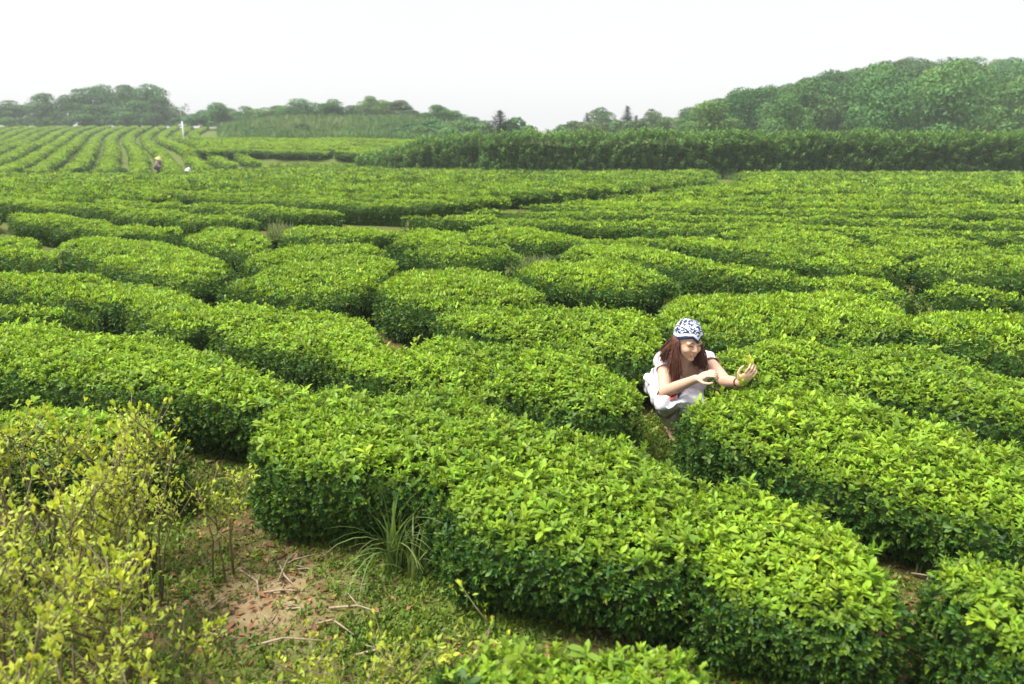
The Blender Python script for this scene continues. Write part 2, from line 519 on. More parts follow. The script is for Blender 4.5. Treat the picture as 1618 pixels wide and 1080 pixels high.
# ------------------------------------------------------------------ hedges
PROFILE = [(.66, .06), (.78, .18), (.90, .34), (.98, .50), (1.0, .62), (.96, .74), (.87, .84), (.70, .92), (.42, .98), (0, 1.0)]
PROFILE = PROFILE + [(-a, h) for a, h in PROFILE[-2::-1]]
PL = np.array([p[0] for p in PROFILE]); PH = np.array([p[1] for p in PROFILE])
def resample(arrs, step):
    """catmull-rom through stations, even steps along arrs[0]"""
    C = arrs[0]; n = len(C)
    out = [[] for _ in arrs]
    for i in range(n - 1):
        L = np.linalg.norm(C[i + 1] - C[i]); k = max(2, int(L / step))
        t = np.linspace(0, 1, k, endpoint=(i == n - 2))[:, None]
        for o, A in zip(out, arrs):
            p0, p1, p2, p3 = A[max(i - 1, 0)], A[i], A[i + 1], A[min(i + 2, n - 1)]
            o.append(0.5 * ((2 * p1) + (-p0 + p2) * t + (2 * p0 - 5 * p1 + 4 * p2 - p3) * t ** 2 + (-p0 + 3 * p1 - 3 * p2 + p3) * t ** 3))
    return [np.concatenate(o) for o in out]
def loft(C, V, H, lump=0.05, lump_scale=2.6, seed=0.0, step=0.07, PL=PL, PH=PH):
    w0 = np.linalg.norm(V, axis=1)
    C, V = resample([C, V], step)
    w = np.linalg.norm(V, axis=1); wm = max(w0.max(), 1e-3)
    hs = H * (0.74 + 0.26 * np.clip(w / (wm * 0.6), 0, 1) ** 0.5)
    X = C[:, None, 0] + V[:, None, 0] * PL[None]
    Y = C[:, None, 1] + V[:, None, 1] * PL[None]
    h = hs[:, None] * PH[None]
    nl = vnoise(X * lump_scale + seed, Y * lump_scale, h * 2.5) - 0.5
    nl2 = vnoise(X * lump_scale * 2.7 + seed, Y * lump_scale * 2.7 + 5, h * 6) - 0.5
    nd = V / np.maximum(w, 1e-3)[:, None]
    sd = np.sign(PL)[None] * (np.abs(PL)[None] > .5)
    X = X + nd[:, None, 0] * sd * (nl * 1.6 + nl2 * 0.7) * lump
    Y = Y + nd[:, None, 1] * sd * (nl * 1.6 + nl2 * 0.7) * lump
    g = ground(C[:, 0], C[:, 1])[:, None]
    Z = g + h + (nl * 1.2 + nl2 * 0.45) * lump * (PH[None] > .6) 
    return np.stack([X, Y, Z], -1), h / H
def grid_normals(P):
    du = np.gradient(P, axis=0); dv = np.gradient(P, axis=1)
    N = np.cross(du, dv)
    L = np.linalg.norm(N, axis=2, keepdims=True)
    N = N / np.maximum(L, 1e-9)
    # make the crest point up
    k = P.shape[1] // 2
    if N[:, k, 2].mean() < 0: N = -N
    return N
def sample_grid(P, N, Hh, dens):
    """dens(center points, normals) -> points per m2"""
    a, b, c, d = P[:-1, :-1], P[1:, :-1], P[1:, 1:], P[:-1, 1:]
    area = 0.5 * (np.linalg.norm(np.cross(b - a, d - a), axis=2) + np.linalg.norm(np.cross(b - c, d - c), axis=2))
    cen = (a + b + c + d) / 4
    nrm = N[:-1, :-1] + N[1:, 1:]
    nrm = nrm / np.maximum(np.linalg.norm(nrm, axis=2, keepdims=True), 1e-9)
    lam = area * dens(cen, nrm)
    cnt = np.floor(lam + rng.random(lam.shape)).astype(int)
    ii, jj = np.nonzero(cnt)
    rep = cnt[ii, jj]
    ii, jj = np.repeat(ii, rep), np.repeat(jj, rep)
    u, v = rng.random(len(ii))[:, None], rng.random(len(ii))[:, None]
    def bi(A): return (A[ii, jj] * (1 - u) * (1 - v) + A[ii + 1, jj] * u * (1 - v) + A[ii + 1, jj + 1] * u * v + A[ii, jj + 1] * (1 - u) * v)
    p = bi(P); n = bi(N); n /= np.maximum(np.linalg.norm(n, axis=1, keepdims=True), 1e-9)
    hf = bi(Hh[..., None])[:, 0]
    return p, n, hf
CAMP = np.array([0, 0, CAM_H])
def away(c, n):
    v = CAMP - c
    return np.clip((n * v).sum(-1) / np.linalg.norm(v, axis=-1), -1, 1)

def tea_hedge(C, V, H, label, group=None, seed=0.0, lod=None, name='tea_hedge', yellow=0.0, lump=None, tuck=0.0):
    C = np.asarray(C, float); V = np.asarray(V, float)
    dist = np.linalg.norm(C, axis=1).min() if lod is None else None
    if lod is None:
        lod = 'near' if dist < 5.4 else ('mid' if dist < 16.5 else 'far')
    step = {'near': .06, 'mid': .10, 'far': .22}[lod]
    lump = {'near': .075, 'mid': .075, 'far': .06}[lod] if lump is None else lump
    P, Hh = loft(C, V, H, lump, {'near': 2.8, 'mid': 2.2, 'far': 1.4}[lod], seed, step)
    N = grid_normals(P)
    base = C[len(C) // 2]
    org = np.array([base[0], base[1], float(ground(*base))])
    t = thing(name, label, 'hedge', tuple(org), group)
    # inner twigs, pulled in under the leaves
    inset = {'near': .045, 'mid': .06, 'far': .12}[lod]
    mid = P.shape[1] // 2
    cen = P[:, mid:mid + 1, :]
    wid = np.linalg.norm(P[:, 4, :2] - P[:, -5, :2], axis=1) / 2
    sel = wid > .13
    if sel.sum() < 3: sel = wid > .05
    P2, cen, wid = P[sel], cen[sel], wid[sel]
    Q = P2.copy()
    f = np.clip((wid - inset) / wid, .3, 1)[:, None, None]
    c2 = (P2[:, 4:5, :2] + P2[:, -5:-4, :2]) / 2
    Q[..., :2] = c2 + (P2[..., :2] - c2) * f
    Q[..., 2] = P2[..., 2] - inset * (P2[..., 2] - P2[:, :1, 2]) / max(H, .1) * 1.15
    g = ground(Q[..., 0], Q[..., 1])
    Q[:, 0, 2] = g[:, 0]; Q[:, -1, 2] = g[:, -1]
    # close the two ends
    Q = np.concatenate([Q[:1] * 0 + np.concatenate([np.broadcast_to(c2[:1], Q[:1, :, :2].shape), Q[:1, :, 2:] - .03], -1), Q,
                        Q[:1] * 0 + np.concatenate([np.broadcast_to(c2[-1:], Q[:1, :, :2].shape), Q[-1:, :, 2:] - .03], -1)], 0)
    ns, m = Q.shape[:2]
    i = np.arange(ns - 1)[:, None] * m + np.arange(m - 1)[None]
    F = np.stack([i, i + m, i + m + 1, i + 1], -1).reshape(-1, 4)
    link('twigs', mesh_np('twigs', (Q - org).reshape(-1, 3), F), M['twigs'], t)
    def dens(c, n):
        d = np.linalg.norm(c - CAMP, axis=-1)
        if lod == 'near': s = 0.0175 + 0.0018 * np.clip(d - 3, 0, 3)
        elif lod == 'mid': s = 0.041 + 0.004 * np.clip(d - 6, 0, 8)
        else: s = np.clip(0.0062 * d, 0.085, 0.24)
        f = np.where(away(c, n) < -0.25, 0.35, 1.0)
        vis = (np.abs(c[..., 0]) < 0.78 * c[..., 1] + 1.6)
        return f / s ** 2 * np.where(vis, 1, .25)
    p, n, hf = sample_grid(P, N, Hh, dens)
    k = len(p)
    up = np.array([0, 0, 1.0])
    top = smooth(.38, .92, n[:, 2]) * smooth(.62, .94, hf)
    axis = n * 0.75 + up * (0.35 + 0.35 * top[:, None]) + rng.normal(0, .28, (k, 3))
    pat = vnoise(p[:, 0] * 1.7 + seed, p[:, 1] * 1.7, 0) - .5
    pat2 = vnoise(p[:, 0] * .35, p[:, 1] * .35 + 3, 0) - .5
    tint = 0.05 + 0.09 * smooth(.3, .8, hf) + 0.58 * top + .22 * pat * (.4 + top) + .12 * pat2 + rng.normal(0, .12, k) + yellow * top - .28 * (rng.random(k) < .09)  # paler young growth on top; low tint also paints shade onto the flanks
    if lod == 'near':
        size = rng.uniform(.36, .64, k)
        young = rng.random(k) < (.12 + .80 * top)
        pick = np.where(young, rng.integers(0, 5, k), rng.integers(5, 9, k))
        tall = (rng.random(k) < .05) & (top > .3)
        size = np.where(tall, size * 1.5, size)
        jut = rng.normal(0, .012, k) + tall * rng.uniform(.005, .045, k)
    elif lod == 'mid':
        size = rng.uniform(.55, .90, k); pick = rng.integers(0, 5, k); jut = rng.normal(0, .014, k)
    else:
        d = np.linalg.norm(p - CAMP, axis=1)
        size = rng.uniform(.8, 1.25, k) * np.clip(0.0062 * d / .105, .75, 1.6); pick = rng.integers(0, 4, k); jut = rng.normal(-.06, .02, k)
    p = p + n * (jut - tuck)[:, None]
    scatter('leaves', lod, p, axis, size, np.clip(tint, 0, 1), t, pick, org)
    return t

def traced(stations, hb=.44, hf=.34):
    s = np.array(stations, float)
    B = on_level(s[:, 0], s[:, 1], hb); Fr = on_level(s[:, 0], s[:, 2], hf)
    C, V = (B + Fr) / 2, (Fr - B) / 2
    for end in (0, -1):                 # rows that leave the frame go on a little and end in a round head
        if not -20 < s[end, 0] < 1630:
            d = C[end] - C[1 if end == 0 else -2]; d = d / np.linalg.norm(d)
            new = [C[end] + d * 1.3, C[end] + d * 1.6, C[end] + d * 1.72]; nv_ = [V[end], V[end] * .7, V[end] * .15]
            if end == 0: C = np.array(new[::-1] + list(C)); V = np.array(nv_[::-1] + list(V))
            else: C = np.array(list(C) + new); V = np.array(list(V) + nv_)
    return C, V

TRACED = [
 ('rounded leafy tea bush with tall grass tuft growing at its foot', [(398,700,722),(430,645,762),(520,620,775),(620,612,778),(720,614,785),(800,640,790),(860,675,790)], 0.0),
 ('broad tea bush just right of the tall grass tuft', [(670,745,775),(720,690,860),(800,665,885),(900,685,905),(1000,712,925),(1080,755,930),(1125,805,890)], 0.05),
 ('sloping end bush of the row leading from the grass tuft, bare soil at its foot', [(1070,805,880),(1110,770,950),(1180,770,975),(1260,800,1000),(1340,850,1020),(1400,910,1010),(1438,960,990)], 0.06),
 ('wide tea hedge in front of the squatting woman, its end at her knees', [(1072,655,675),(1100,632,712),(1180,612,735),(1290,622,765),(1400,645,800),(1500,665,830),(1618,695,865),(1800,750,930)], 0.04),
 ('small loose tea bush standing alone on the bare soil', [(1465,930,965),(1500,895,1010),(1560,900,1060),(1640,930,1120),(1760,980,1200)], 0.0),
 ('bright low tea bush among the yellow sprouts beside the mossy ground', [(690,1062,1078),(760,1025,1130),(900,1000,1180),(1000,1005,1190),(1080,1040,1170),(1145,1080,1115)], 0.05),
 ('long tea hedge behind the yellow shrubs with yellowish tips at its end', [(-250,490,560),(-100,500,590),(0,508,610),(120,515,622),(250,535,638),(380,575,662),(470,605,665),(545,638,655)], 0.05),
 ('low tea bush half hidden by the yellow shrubs', [(-60,650,720),(60,640,725),(160,640,735),(240,660,732),(290,692,712)], 0.0),
 ('tea hedge whose end meets the woman from behind her shoulder', [(685,500,520),(740,490,545),(830,484,560),(930,482,575),(1010,492,585),(1042,520,572)], 0.06),
 ('wide tea hedge ending beside the white cloth bag', [(500,545,562),(540,535,600),(620,540,625),(700,535,635),(800,545,645),(900,560,660),(970,585,672),(1012,620,665)], 0.04),
 ('short round tea bush at the head of the dark channel', [(200,480,492),(230,462,520),(290,458,535),(338,478,525)], 0.02),
 ('tea hedge with a deep shaded flank along the dark channel', [(316,500,520),(350,478,545),(420,478,565),(500,482,580),(560,495,590),(602,530,572)], 0.02),
 ('tea row running into the short round bush by the dark channel', [(-250,418,450),(-100,420,462),(0,425,470),(100,430,480),(200,440,490),(270,455,482)], 0.03),
 ('narrow tea row tucked against the long hedge behind the yellow shrubs', [(-200,478,500),(-60,478,508),(60,482,515),(130,490,512),(157,502,509)], 0.0),
 ('oval tea bush standing free with bare stems at its shaded end', [(597,452,468),(620,430,490),(690,423,505),(760,422,508),(820,435,502),(857,462,484)], 0.02),
 ('oval tea bush with yellow crest beside the dry grass patch', [(815,432,442),(850,415,455),(920,408,462),(1000,415,465),(1050,432,460),(1071,450,457)], 0.09),
 ('tea bush that widens toward the oval free-standing bush', [(345,450,460),(400,432,470),(460,415,475),(540,400,475),(600,398,460),(622,410,440)], 0.04),
 ('large mounded tea bush with several swells', [(75,392,402),(130,377,420),(220,374,440),(300,390,455),(350,410,450),(373,427,440)], 0.06),
 ('tea row that runs into the large mounded bush', [(-200,380,408),(-60,385,412),(30,392,418),(90,398,424)], 0.02),
 ('small flat tea mound behind the large mounded bush', [(138,373,380),(200,363,377),(270,361,380),(295,370,378)], 0.03),
 ('small domed tea bush near the brown grass at the row ends', [(283,380,387),(320,359,395),(380,358,402),(425,377,402)], 0.03),
 ('tea bush between the domed bush and the dry grass patch', [(378,412,422),(410,397,432),(480,387,432),(560,383,418),(612,393,406)], 0.04),
 ('low tea bush beside the brown grass at the row ends', [(428,374,380),(470,362,386),(540,360,388),(600,366,384),(628,373,380)], 0.03),
 ('thin tea bush behind the oval free-standing bush', [(618,400,410),(680,394,418),(760,394,420),(825,403,418)], 0.0),
 ('tea mound with a shaded notch above the dry grass patch', [(608,382,390),(640,366,392),(690,361,398),(730,370,400),(742,386,395)], 0.02),
 ('tea row with a dark flank facing the dry grass patch', [(733,370,377),(760,357,378),(840,361,384),(900,371,389),(945,379,388)], 0.03),
 ('long winding tea row starting at the dry grass patch', [(868,406,413),(930,383,420),(1010,382,425),(1070,400,432),(1120,412,442),(1200,425,452),(1300,432,462),(1400,442,475),(1445,462,480)], 0.03),
 ('tea row that carries on from the end of the long winding row', [(1428,470,480),(1500,456,485),(1618,470,492),(1750,480,505)], 0.0),
 ('tea row with long shaded flank beside the winding row', [(1008,377,386),(1080,373,395),(1180,380,410),(1250,395,425),(1293,411,420)], 0.03),
 ('short lens-shaped tea bush between two dark-flanked rows', [(1260,421,429),(1300,405,432),(1380,402,437),(1432,413,432)], 0.04),
 ('tea row with the tallest shaded flank beyond the lens-shaped bush', [(1418,412,425),(1500,400,435),(1618,405,445),(1750,410,450)], 0.0),
 ('tea row behind the lens-shaped bush with a rounded end', [(1108,371,379),(1200,362,388),(1300,368,398),(1362,379,396)], 0.03),
 ('bright tea mound at the end of the straight rows', [(1358,382,391),(1420,372,402),(1500,375,405),(1562,386,400)], 0.07),
 ('tea row leading off from the bright mound', [(1555,392,401),(1640,385,413),(1750,388,415)], 0.02),
 ('tea hedge under the outstretched hand of the woman', [(1120,562,578),(1150,542,612),(1250,540,628),(1350,545,642),(1450,555,657),(1550,575,677),(1680,600,702),(1800,620,722)], 0.03),
 ('broad oval tea hedge right behind the head of the woman', [(1040,505,522),(1060,475,535),(1150,462,548),(1250,460,546),(1350,465,545),(1410,480,540),(1442,502,526)], 0.03),
 ('tea hedge following on from the broad oval one behind the woman', [(1418,512,525),(1460,488,545),(1550,485,560),(1640,495,580),(1760,510,600)], 0.02),
]
for i, (lab, st, yl) in enumerate(TRACED):
    C, V = traced(st)
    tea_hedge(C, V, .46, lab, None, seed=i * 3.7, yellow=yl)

def path_x(y): return -4.2 + (y - 10.8) * 0.745
ORD = ['first', 'second', 'third', 'fourth', 'fifth', 'sixth', 'seventh', 'eighth', 'ninth', 'tenth', 'eleventh', 'twelfth', 'thirteenth', 'fourteenth', 'fifteenth', 'sixteenth', 'seventeenth', 'eighteenth', 'nineteenth', 'twentieth'] 
ORD = ORD + ['twenty-' + o for o in ORD[:9]] + ['thirtieth'] + ['thirty-' + o for o in ORD[:9]] + ['fortieth'] + ['forty-' + o for o in ORD[:9]]
def row_segments(pts, hw, label, group, seglen=(4.0, 9.0), gap=.12, wob=.14, lod=None, H=.47, seed=0, hwj=.2, tuck=0.0):
    """cut a row line into separate hedges"""
    pts = np.asarray(pts, float)
    L = np.concatenate([[0], np.cumsum(np.linalg.norm(np.diff(pts, axis=0), axis=1))])
    s = 0.0; out = 0
    while s < L[-1] - 1.2:
        e = min(L[-1], s + random.uniform(*seglen))
        if L[-1] - e < 1.5: e = L[-1]
        n = max(4, int((e - s) / .9) + 2)
        ss = np.linspace(s, e, n)
        C = np.stack([np.interp(ss, L, pts[:, 0]), np.interp(ss, L, pts[:, 1])], -1)
        T = np.gradient(C, axis=0); T /= np.linalg.norm(T, axis=1, keepdims=True)
        Nn = np.stack([T[:, 1], -T[:, 0]], -1)
        Nn[Nn[:, 1] > 0] *= -1 if abs(T[0, 0]) > abs(T[0, 1]) else 1
        off = wob * (vnoise(ss * .55 + seed, np.zeros(n) + seed * 1.3) - .5) * 2 + random.uniform(-.06, .06)
        C = C + Nn * off[:, None]
        w = hw * (1 + hwj * 2 * (vnoise(ss * .8 + seed * 2, np.zeros(n) + 9) - .5))
        # rounded ends
        ec = np.minimum(ss - s, e - ss)
        w = w * np.sqrt(np.clip(1 - (1 - np.clip(ec / .55, 0, 1)) ** 2, .04, 1))
        # extra stations near the ends keep them round
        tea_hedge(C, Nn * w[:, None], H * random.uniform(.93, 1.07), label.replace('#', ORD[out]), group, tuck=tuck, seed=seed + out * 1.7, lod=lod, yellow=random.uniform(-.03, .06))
        out += 1
        s = e + gap * random.uniform(.3, 2.5)

# field in front of the tall dark hedge
YR = np.arange(11.3, 35.8, 1.34)
for k, yk in enumerate(YR):
    s = np.interp(yk, [11, 16, 27, 36], [.30, .20, .07, .02])
    x0 = min(path_x(yk) + .95, .27 * yk + .9); x1 = .77 * yk + 2.5
    xs = np.linspace(x0, x1, 40)
    ys = yk - s * (xs - x0) * (1 - .25 * (xs - x0) / (x1 - x0)) + .10 * np.sin(xs * .5 + k * .7)
    row_segments(np.stack([xs, ys], -1), .37, '# bush from the diagonal gap in the ' + ORD[len(YR) - 1 - k] + ' tea row from the tall dark hedge', 'tea rows below the tall dark hedge', seglen=(8, 18), seed=100 + k * 2.1, H=.48, tuck=.06)
# field on the other side of the diagonal gap
YL = np.arange(8.0, 43.5, 1.36)
for k, yk in enumerate(YL):
    s = np.interp(yk, [8, 12, 18, 28, 42], [.74, .70, .42, .14, .03])
    x1 = path_x(yk) - .85 if yk > 11.2 else -4.6 - (11.2 - yk) * .85
    x1 = min(x1, .27 * yk)
    x0 = -.77 * (yk + 3) - 3
    xs = np.linspace(x1, x0, 40)
    ys = yk + s * (x1 - xs) * (1 - .2 * (x1 - xs) / (x1 - x0)) + .12 * np.sin(xs * .6 + k * .7)
    keep = ys < np.clip(34.2 + 2.2 * (xs + 17), 34.2, 43.6)
    if keep.sum() > 4:
        row_segments(np.stack([xs, ys], -1)[keep], .375, '# bush from the diagonal gap in the ' + ORD[len(YL) - 1 - k] + ' tea row down from the raised terrace', 'tea rows ending at the diagonal gap', seglen=(5.0, 11.0), seed=300 + k * 1.9, H=.48, tuck=.06, gap=.35)
# rows that run away from the worker up the slope
dv = np.array([-.48, .877]); nv = np.array([.877, .48])
SLOPE = []
for k in range(-16, 46):
    p0 = np.array([-23.0, 45.5]) + nv * (k * 1.40)
    t0 = (35.9 - p0[1]) / dv[1]
    if 8 < k < 20: t0 += .62 * (k - 8)
    ts = np.linspace(t0, t0 + 96, 60)
    pts = p0[None] + dv[None] * ts[:, None]
    yy_ = pts[:, 1:2]
    pts = pts + nv[None] * (.8 * np.sin((yy_ - 36) * .09 + k * .1) + 14.0 * smooth(50, 118, yy_) * (k + 16) / 40)
    u = pts[:, 0] / pts[:, 1]
    keep = (u > -.82) & (u < -.30) & (pts[:, 1] < 116.5) & ((u < -.395) | (pts[:, 1] < 44.5)) & (pts[:, 0] < -17.9 + np.clip(pts[:, 1] - 34.2, 0, 9) / 2.2)
    pts = pts[keep]
    if len(pts) >= 6: SLOPE.append((k, pts))
for j, (k, pts) in enumerate(SLOPE[::-1]):
    row_segments(pts, .46, '# stretch uphill of the ' + ORD[j] + ' slope row from the raised terrace', 'tea rows running up the slope', seglen=(24, 42), wob=.12, seed=500 + k, lod='far', H=.46, hwj=.12)
# terrace
for k in range(9):
    xa = np.linspace(-.405, -.10, 24)
    yk = 47.2 + k * 1.95
    xs = xa * (yk + 3)
    ys = yk - .30 * (xs + 13) * (1 - k / 14)
    row_segments(np.stack([xs, ys], -1), .8, '# stretch of the ' + ORD[k] + ' tea row up the raised terrace', 'tea rows on the raised terrace', seglen=(8, 15), wob=.2, seed=900 + k, lod='far')
print('hedges', len([o for o in COL.objects if o.name.startswith('tea_hedge')]), 'points', N_POINTS)
#PART2
# ------------------------------------------------------------------ tall dark hedge
def dark_hedge(pts, hw, H, label, seed, taper=0.0):
    pts = np.asarray(pts, float)
    T = np.gradient(pts, axis=0); T /= np.linalg.norm(T, axis=1, keepdims=True)
    V = np.stack([T[:, 1], -T[:, 0]], -1)
    V[V[:, 1] > 0] *= -1
    w = np.full(len(pts), hw); w[0] *= .25; w[-1] *= .25; w[1] *= .7
    P, Hh = loft(pts, V * w[:, None], H, .22, .9, seed, .3, np.array([1.0, 1.0, 1.0, 1.0, .99, .98, .95, .88, .5, 0, -.5, -.88, -.95, -.98, -.99, -1.0, -1.0, -1.0, -1.0]), np.array([.03, .16, .3, .44, .58, .72, .85, .95, 1.0, 1.0, 1.0, .95, .85, .72, .58, .44, .3, .16, .03]))
    if taper:
        gg = ground(P[..., 0], P[..., 1]); fx = .42 + .58 * smooth(pts[0][0], pts[0][0] + taper, P[..., 0])
        P[..., 2] = gg + (P[..., 2] - gg) * fx
    N = grid_normals(P)
    b = pts[len(pts) // 2]; org = np.array([b[0], b[1], float(ground(*b))])
    t = thing('tall_hedge', label, 'hedge', tuple(org))
    Q = P.copy(); c2 = (P[:, 4:5, :2] + P[:, -5:-4, :2]) / 2
    Q[..., :2] = c2 + (P[..., :2] - c2) * .78
    Q[..., 2] = P[..., 2] - .22 * np.clip(Hh, 0, 1)
    ns, m = Q.shape[:2]
    i = np.arange(ns - 1)[:, None] * m + np.arange(m - 1)[None]
    F = np.stack([i, i + m, i + m + 1, i + 1], -1).reshape(-1, 4)
    link('twigs', mesh_np('twigs', (Q - org).reshape(-1, 3), F), M['twigs'], t)
    p, n, hf = sample_grid(P, N, Hh, lambda c, nn: np.where(away(c, nn) < -.2, 12, 46))
    k = len(p)
    axis = n * .35 + np.array([0, 0, 1.0]) + rng.normal(0, .16, (k, 3))
    tint = .42 + .08 * smooth(.4, 1, hf) + rng.normal(0, .12, k)
    p = p + n * rng.normal(0, .06, k)[:, None]
    p[:, 2] += (hf > .9) * (rng.uniform(-.05, .2, k) + .16 * (vnoise(p[:, 0] * .8, p[:, 1] * .3) - .5))
    scatter('leaves', 'dark', p, axis, rng.uniform(.75, 1.25, k), np.clip(tint, 0, 1), t, None, org)
xs = np.linspace(-1.6, 33, 22)
dark_hedge(np.stack([xs, 38.2 + .25 * np.sin(xs * .4) + .02 * xs], -1), 0.72, 1.84, 'tall dark green hedge along the whole far edge of the level tea field', 3)
xs = np.linspace(-8.6, -.6, 9)
dark_hedge(np.stack([xs, 40.6 - .32 * xs * .5 + .3 * np.sin(xs * .6)], -1), .72, 1.62, 'shorter piece of dark hedge between the raised terrace and the long hedge', 8, 5.5)

# ------------------------------------------------------------------ trees
def cards(c, n, L, W, age):
    """one folded leaf card at each point"""
    k = len(c)
    r = rng.normal(0, 1, (k, 3))
    t = r - n * (r * n).sum(1, keepdims=True); t /= np.linalg.norm(t, axis=1, keepdims=True)
    b = np.cross(n, t)
    L = (np.asarray(L) * np.ones(k))[:, None]; W = (np.asarray(W) * np.ones(k))[:, None]
    v = np.stack([c - t * L / 2, c + b * W / 2 + n * W * .15, c + t * L / 2, c - b * W / 2 + n * W * .15], 1).reshape(-1, 3)
    f = np.arange(4 * k).reshape(-1, 4)
    return v, f, np.repeat(age, 4)
def unit(k):
    d = rng.normal(0, 1, (k, 3)); return d / np.linalg.norm(d, axis=1, keepdims=True)
def broad_proto(H=6.0, R=2.7, lobes=22, per=380, leaf=.22, mat='crown', low=.0, limbs=True):
    crown_v, crown_f, crown_a = [], [], []
    mb = MB()
    cz = H * (low + (1 - low) / 2); rz = H * (1 - low) / 2
    mb.tube([(0, 0, -.4), (.05, .02, H * .2), (-.06, .08, H * .45), (.02, 0, H * .75)], [.05 * R + .05, .045 * R + .04, .03 * R + .02, .03], 7)
    off = 0
    for q in range(lobes):
        u = unit(1)[0]; u[2] = random.uniform(-.85, .95); hh_ = math.hypot(u[0], u[1]) + 1e-6; kk = math.sqrt(max(.02, 1 - max(u[2], -.25) ** 2)); u[0] *= kk / hh_; u[1] *= kk / hh_
        rr = .45 + .3 * random.random()
        c = np.array([u[0] * R * rr, u[1] * R * rr, cz + u[2] * rz * .74])
        lr = R * random.uniform(.34, .50)
        if q == 0: c = np.array([0.1 * R, 0, cz + rz * .76])
        if limbs:
            mb.tube([(0, 0, H * random.uniform(.2, .45)), tuple(c * [.5, .5, 1] * 1.0 - [0, 0, .3]), tuple(c)], [.07, .045, .02], 5)
        k = int(per * (lr / (.43 * R)) ** 2)
        d = unit(k); d[:, 2] = np.where(d[:, 2] < -.55, -d[:, 2], d[:, 2])
        p = c + d * lr * rng.uniform(.72, 1.06, (k, 1)) * np.array([1, 1, .72])
        n = d + rng.normal(0, .5, (k, 3)); n /= np.linalg.norm(n, axis=1, keepdims=True)
        a = .35 + random.uniform(-.22, .22) + rng.normal(0, .15, k)
        v, f, aa = cards(p, n, leaf * rng.uniform(.7, 1.3, k), leaf * .6 * rng.uniform(.8, 1.2, k), a)
        crown_v.append(v); crown_f.append(f + off); crown_a.append(aa); off += len(v)
    # inner leaves so that the crown is not hollow
    k = per * 2
    d = unit(k); p = np.array([0, 0, cz]) + d * rng.uniform(0, .8, (k, 1)) ** .6 * np.array([R * .75, R * .75, rz * .75])
    v, f, aa = cards(p, unit(k), leaf * 1.7, leaf * 1.2, np.full(k, .3)); crown_v.append(v); crown_f.append(f + off); crown_a.append(aa)
    cm = mesh_np('crown', np.concatenate(crown_v), np.concatenate(crown_f), False, {'age': np.clip(np.concatenate(crown_a), 0, 1)})
    cm.materials.append(M[mat])
    tm = mb.mesh('trunk'); tm.materials.append(M['bark'])
    return tm, cm, H
def conifer_proto(H=6.0, R=1.6):
    mb = MB(); mb.tube([(0, 0, -.3), (0, 0, H * .5), (0.03, 0, H)], [.13, .08, .015], 6)
    P, Nn = [], []
    z = .1 * H
    while z < H * .98:
        r = R * (1 - z / H) ** .8 + .015
        nb = 6 if z < H * .7 else 5
        a0 = random.uniform(0, 6.28)
        for b in range(nb):
            a = a0 + b * 6.283 / nb + random.uniform(-.25, .25)
            rr = r * random.uniform(.75, 1.15)
            mb.tube([(0, 0, z), (rr * .9 * math.cos(a), rr * .9 * math.sin(a), z - .02 * rr)], [.02, .006], 4)
            k = int(22 + 40 * rr)
            t = rng.random(k) ** .7
            p = np.stack([t * rr * math.cos(a), t * rr * math.sin(a), z + .25 * t * rr - .32 * (t * rr) ** 1.5], -1) + rng.normal(0, .10, (k, 3)) * (.4 + t[:, None])
            P.append(p)
        z += H * random.uniform(.045, .06)
    P = np.concatenate(P); k = len(P)
    n = np.array([0, 0, 1.0]) + rng.normal(0, .5, (k, 3)); n /= np.linalg.norm(n, axis=1, keepdims=True)
    sh = .45 + .55 * np.clip((H - P[:, 2]) / (H * .35), 0, 1)
    v, f, a = cards(P, n, rng.uniform(.16, .28, k) * sh, .08, .3 + rng.normal(0, .2, k))
    cm = mesh_np('crown', v, f, False, {'age': np.clip(a, 0, 1)}); cm.materials.append(M['needle'])
    tm = mb.mesh('trunk'); tm.materials.append(M['bark'])
    return tm, cm, H
def thin_proto(H=5.0):
    mb = MB(); P = []
    mb.tube([(0, 0, -.3), (.1, 0, H * .5), (0, .1, H)], [.10, .06, .015], 6)
    for b in range(16):
        z = H * random.uniform(.45, .95); a = random.uniform(0, 6.28); r = random.uniform(.6, 1.5)
        e = (r * math.cos(a), r * math.sin(a), z + r * .5)
        mb.tube([(0, 0, z), (e[0] * .5, e[1] * .5, z + r * .2), e], [.035, .02, .008], 4)
        P.append(np.array(e) + rng.normal(0, .22, (22, 3)))
    P = np.concatenate(P)
    v, f, a = cards(P, unit(len(P)), .22, .12, .4 + rng.normal(0, .2, len(P)))
    cm = mesh_np('crown', v, f, False, {'age': np.clip(a, 0, 1)}); cm.materials.append(M['crown_brown'])
    tm = mb.mesh('trunk'); tm.materials.append(plain_mat('pale_bark', (.42, .40, .37), .9))
    return tm, cm, H
BROAD = [broad_proto(6, random.uniform(2.5, 3.1), random.randint(17, 22)) for _ in range(5)]
PALE = [broad_proto(6, 2.7, 18, mat='crown_pale') for _ in range(3)]
BROWN = [broad_proto(6, 2.4, 17, mat='crown_brown') for _ in range(2)]
CONE = [conifer_proto(6, 1.9), conifer_proto(6, 1.3)]
BUSH = [broad_proto(1.6, 1.1, 9, 260, .17, m, .05, False) for m in ('crown', 'crown_pale', 'crown_pale', 'crown_brown')]
THIN = [thin_proto()]
def plant(proto, name, label, cat, x, y, height, wid=1.0, group=None):
    tm, cm, H = proto
    t = thing(name, label, cat, (x, y, float(ground(x, y))), group)
    t.rotation_euler = (0, 0, random.uniform(0, 6.28))
    s = height / H
    t.scale = (s * wid, s * wid, s)
    link('trunk', tm, None, t); link('crown', cm, None, t)
    return t
